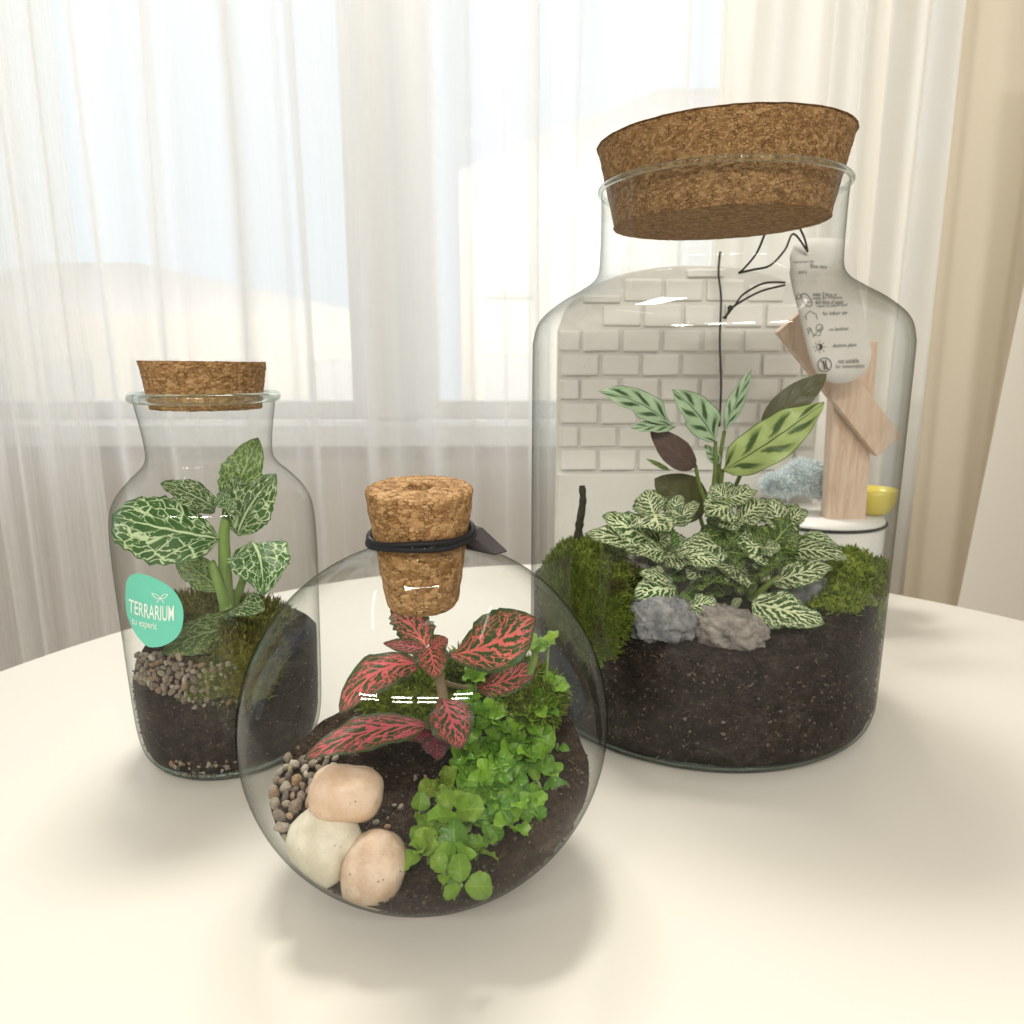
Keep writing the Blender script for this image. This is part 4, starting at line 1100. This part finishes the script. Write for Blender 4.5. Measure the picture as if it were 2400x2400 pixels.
for sgn in (0, 1):
    st = len(v); v.append(tuple(on_tag(*ctr, -.0006*sgn)))
    for k in range(1, 5):
        for (x, y) in sp2: v.append(tuple(on_tag(ctr[0]+(x-ctr[0])*k/4, ctr[1]+(y-ctr[1])*k/4, -.0006*sgn)))
    for i in range(n):
        q = (st, st+1+i, st+1+(i+1) % n); f.append(q if sgn == 0 else q[::-1])
        for k in range(3):
            a_, b_ = st+1+k*n, st+1+(k+1)*n
            q = (a_+i, b_+i, b_+(i+1) % n, a_+(i+1) % n); f.append(q if sgn == 0 else q[::-1])
m1, m2 = 1+3*n, 1+4*n+1+3*n
for i in range(n): f.append((m1+i, m2+i, m2+(i+1) % n, m1+(i+1) % n))
tagp = tag(mesh('care_tag', v, f, M['paper'], origin=tuple(on_tag(1893, 588))), 'grey paper care tag with printed symbols hanging behind tall jar', 'tag')
M['ink'] = plain('dark_print', (.06, .06, .055), .7)
def ink(name, geo):
    return mesh(name, geo[0], geo[1], M['ink'], tagp, smooth=False)
def tag_text(s, x0, x1, y0, hpx, slope, bold=.0):
    a, f_, ext = text_geo(s, bold=bold)
    vv = [tuple(on_tag(x0+(x1-x0)*u, y0+slope*u+(1-w)*hpx, .0009)) for u, w in a]
    ink('lettering', (vv, f_))
for a in (('terrarium by', 1860, 1908, 611, 7, -2), ('Elise mini', 1900, 1938, 618, 9, 3), ('size L', 1872, 1892, 633, 8, 0), ('water 2 litres or', 1905, 1962, 684, 10, 1), ('water for 4 months', 1905, 1974, 695, 7, -2),
          ('6x5 litres of water', 1912, 1978, 702, 11, 0), ('next to plant soil', 1915, 1986, 714, 8, -3), ('for indoor use', 1929, 1986, 730, 9, -3), ('no fertilizer', 1944, 1990, 768, 8, -3),
          ('shadow plant', 1952, 2008, 806, 11, -3), ('not suitable', 1965, 2013, 841, 11, -2), ('for consumption', 1959, 2026, 854, 12, -2)):
    tag_text(*a)
def seg(pts, w=1.5): return stroke(pts, w, 0, None, None, lambda x, y: on_tag(x, y, .0009))
def ring(cx, cy, r, n=20, w=1.5, a0=0, a1=2*math.pi, sx=1): return seg([(cx+sx*r*math.cos(a), cy+r*math.sin(a)) for a in np.linspace(a0, a1, n)], w)
sun = [ring(1921, 813, 7, w=1.4)]+[seg([(1921+10.5*math.cos(a), 813+10.5*math.sin(a)), (1921+15*math.cos(a), 813+15*math.sin(a))], 1.3) for a in np.arange(8)*math.pi/4]
half = [(1921, 820)]+[(1921+7*math.sin(a), 813+7*math.cos(a)) for a in np.linspace(0, math.pi, 9)]
sun.append(([tuple(on_tag(x, y, .0009)) for x, y in half], [tuple(range(len(half)))]))
ink('sun_symbol', join(*sun))
ink('cutlery_symbol', join(ring(1933, 855, 16, 28, 1.7), seg([(1923, 843), (1944, 868)], 1.5), seg([(1930, 845), (1933, 867)], 2.6), seg([(1935, 844), (1938, 866)], 2.6)))
ink('house_symbol', join(seg([(1885, 743), (1898, 729), (1913, 736), (1916, 748)], 1.3), seg([(1889, 741), (1891, 750)], 1.3)))
ink('watering_symbol', join(ring(1921, 768, 8, w=1.4), seg([(1898, 768), (1908, 786), (1922, 786), (1926, 770)], 1.3), seg([(1905, 790), (1926, 766)], 1.3), ring(1897, 772, 4, 12, 1.3), seg([(1895, 776), (1896, 784)], 1.2)))
ink('bottle_symbol', join(seg(spline([(1878, 690), (1888, 688), (1900, 700), (1904, 712), (1898, 718), (1889, 714), (1880, 698), (1878, 690)], 4), 1.4), seg([(1866, 700), (1871, 688), (1877, 692), (1876, 700), (1866, 700)], 1.3), seg([(1890, 708), (1902, 709)], 1.2)))
hole = [(1893+5*math.cos(a), 591+5.5*math.sin(a)) for a in np.linspace(0, 2*math.pi, 17)[:-1]]
mesh('eyelet', [tuple(on_tag(x, y, .0008)) for x, y in hole], [tuple(range(16))], plain('eyelet_white', (.75, .74, .72)), tagp)
M['thread'] = plain('black_thread', (.015, .014, .014), .7)
cd = []
for pts in ([(1893, 590, .599), (1886, 560, .590), (1872, 530, .580), (1858, 505, .572), (1848, 480, .562), (1820, 500, .556), (1800, 530, .556), (1775, 590, .556), (1745, 628, .557), (1731, 640, .558)],
            [(1731, 640, .558), (1765, 632, .559), (1805, 622, .566), (1840, 585, .578), (1860, 548, .586), (1893, 590, .598)],
            [(1840, 662, .60), (1790, 664, .597), (1742, 690, .596), (1722, 716, .596), (1710, 724, .596), (1700, 748, .596)],
            [(1840, 668, .60), (1785, 682, .597), (1740, 705, .596), (1716, 722, .596), (1708, 734, .596), (1694, 746, .596)]):
    cd.append(tube_geo(spline([tuple(P(*p)) for p in pts], 6), .00085, 6))
kn = P(1712, 722, .596); iv, fi = ico(2)
cd.append(([tuple(kn+q*.0024) for q in iv], [tuple(x) for x in fi]))
v, f = join(*cd)
tag(mesh('cord', v, f, M['thread'], origin=tuple(kn)), 'thin black cord with a knot, holding the paper care tag', 'cord')

# ------------------------------------------------------------------ things standing on the table behind the tall jar
M['brick'] = plain('white_painted_brick', (.80, .785, .75), .75, .3, 45, .05)
M['mortar'] = plain('grey_mortar', (.74, .725, .69), .9, .2, 120, .15)
bb = empty('brick_board', (.175, .73, 0), 'arched white brick display board standing behind tall jar', 'board')
X0, X1, YB = .045, .305, .728
def arch(x):
    k = (x-(X0+X1)/2)/((X1-X0)/2); return .258+.060*math.sqrt(max(0, 1-min(1, abs(k))**2.2))
nx = 40; top = [(X0+(X1-X0)*i/nx) for i in range(nx+1)]
fr = [(X0, .0), (X1, .0)]+[(x, arch(x)) for x in reversed(top)]
m = len(fr)
v = [(x, YB, z) for x, z in fr]+[(x, YB+.014, z) for x, z in fr]
f = [tuple(range(m)), tuple(range(2*m-1, m-1, -1))]+[(i, i+m, (i+1) % m+m, (i+1) % m) for i in range(m)]
mesh('board_panel', v, f, M['mortar'], bb, smooth=False)
box('plinth', (X0+.001, X1-.001, YB-.009, YB-.0005, .0005, .118), plain('pale_grey_paint', (.70, .685, .655), .7), bb, bev=.002)
bw, bh, g_ = .0395, .0235, .0034
bms = []
for k in range(4):
    vv, ff = box_geo(-(bw-g_)/2, (bw-g_)/2, -.0026, .0026, -(bh-g_)/2, (bh-g_)/2, .0022)
    vv = [(x+.0008*mn.noise(Vector((x*90, z*90, k*7))), y+.0011*mn.noise(Vector((x*70, z*70, k*3+1))), z+.0009*mn.noise(Vector((x*90, z*90, k*5+2)))) for x, y, z in vv]
    me = bpy.data.meshes.new('brick'); me.from_pydata(vv, [], ff); me.materials.append(M['brick']); bms.append(me)
row = 0; z = .118+bh/2+.001
while z+bh/2 < .34:
    x = X0+bw/2+.002-(bw/2 if row % 2 else 0)
    while x < X1+bw:
        l_, r_ = max(x-bw/2, X0+.001), min(x+bw/2, X1-.001)
        hh = min(bh, min(arch(l_), arch(r_))-.002-(z-bh/2))
        if r_-l_ > .008 and hh > .007:
            o = bpy.data.objects.new('brick', random.choice(bms)); col.objects.link(o); o.parent = bb
            o.location = Vector(((l_+r_)/2, YB-.0010+random.uniform(-.0006, .0006), z-bh/2+hh/2))-OFF[bb.name]
            o.scale = ((r_-l_)/bw*random.uniform(.98, 1.01), 1, hh/bh*random.uniform(.97, 1.02)); o.rotation_euler = (random.gauss(0, .01), random.gauss(0, .008), random.gauss(0, .008))
        x += bw
    z += bh; row += 1
q = [(1688, 590, .7175), (1684, 640, .716), (1690, 700, .716), (1687, 800, .716), (1690, 905, .716), (1686, 1000, .716)]
v, f = tube_geo(spline([tuple(P(*p)) for p in q], 6), .0011, 6)
tag(mesh('cable', v, f, M['thread'], origin=tuple(P(1688, 590, .7175))), 'thin dark cable hanging down the white brick board', 'cable')

DX, DY, DR = .284, .655, .055
dr = empty('drum_stand', (DX, DY, 0), 'round white drum stand with black rim behind tall jar', 'stand')
v, f = lathe(DX, DY, [(.0005, .0001), (.0005, DR-.001), (.0015, DR), (.0885, DR), (.0905, DR-.0012), (.0905, .0001)], 96)
mesh('drum', v, f, plain('white_lacquer', (.76, .745, .715), .4), dr)
v, f = torus_geo(DX, DY, .0865, DR+.0006, .0014, 96, 8)
mesh('rim_band', v, f, M['thread'], dr)
def wood_mat():
    t = NT('pale_wood')
    o = t.obj()
    g = t.noise(t.mapv(o, (9, 9, 1.2)), 26, 5, .6, .8)
    cl = t.cramp(g, [(.3, (.52, .37, .27)), (.5, (.62, .47, .36)), (.7, (.68, .54, .43))])
    return t.done(t.bsdf(cl, .6, t.bump(g, .3, .0008), .3))
M['wood'] = wood_mat()
ws = empty('wooden_stand', tuple(P(1978, 1232, .640)), 'pale wooden post with slanted brace on the white drum', 'wooden stand')
def plank(name, a, b, w, th, off):
    a, b = P(*a), P(*b); ax = (b-a).normalized(); n_ = Vector((0, 1, 0)); n_ = (n_-ax*n_.dot(ax)).normalized(); s_ = ax.cross(n_)
    gv_, gf = box_geo(-w/2, w/2, -th/2, th/2, 0, (b-a).length, .0012)
    mesh(name, [tuple(a+s_*x+n_*(y+off)+ax*z_) for x, y, z_ in gv_], gf, M['wood'], ws, smooth=False)
plank('post', (1975, 1218, .640), (2001, 800, .640), .035, .014, 0)
plank('brace', (1848, 752, .627), (2080, 1045, .627), .027, .010, 0)
# pale blue fluff and a yellow bowl on the drum
fl = moss('fluff', [(P(1830, 1138, .660), (.016, .010, .011), .3), (P(1885, 1118, .664), (.018, .012, .014), .4), (P(1925, 1140, .662), (.014, .010, .012), .3)],
          moss_mat('pale_blue_wool', (.70, .79, .82), (.78, .86, .88), (.86, .91, .92)), 'fluffy pale blue wool on the drum beside wooden post', 9000, (.003, .007), .00035)
fl['category'] = 'wool'
yb = P(2052, 1150, .655)
v, f = lathe(yb.x, yb.y, [(.0908, .0001), (.0908, .010), (.094, .014), (.104, .0185), (.114, .0195), (.1145, .0185), (.105, .0165), (.096, .012), (.095, .0001)], 48)
tag(mesh('bowl', v, f, plain('yellow_glaze', (.66, .55, .09), .3), origin=(yb.x, yb.y, .0908)), 'small yellow bowl on the drum behind the wooden post', 'bowl')
# dark moss and soil smear on the tall jar's left wall, built as a stick
q = [tuple(P(1352, 1290, .455)), tuple(P(1358, 1230, .458)), tuple(P(1366, 1175, .460)), tuple(P(1364, 1138, .462))]
v, f = tube_geo(spline(q, 6), [(.0032-.00007*k)*(1+.35*mn.noise(Vector((k*.9, 3, 1)))) for k in range(19)], 8)
tag(mesh('smear', v, f, plain('dark_smear', (.045, .042, .028), .9, .2, 300, .5), origin=q[0]), 'short dark upright smear of moss and soil at left', 'smear')
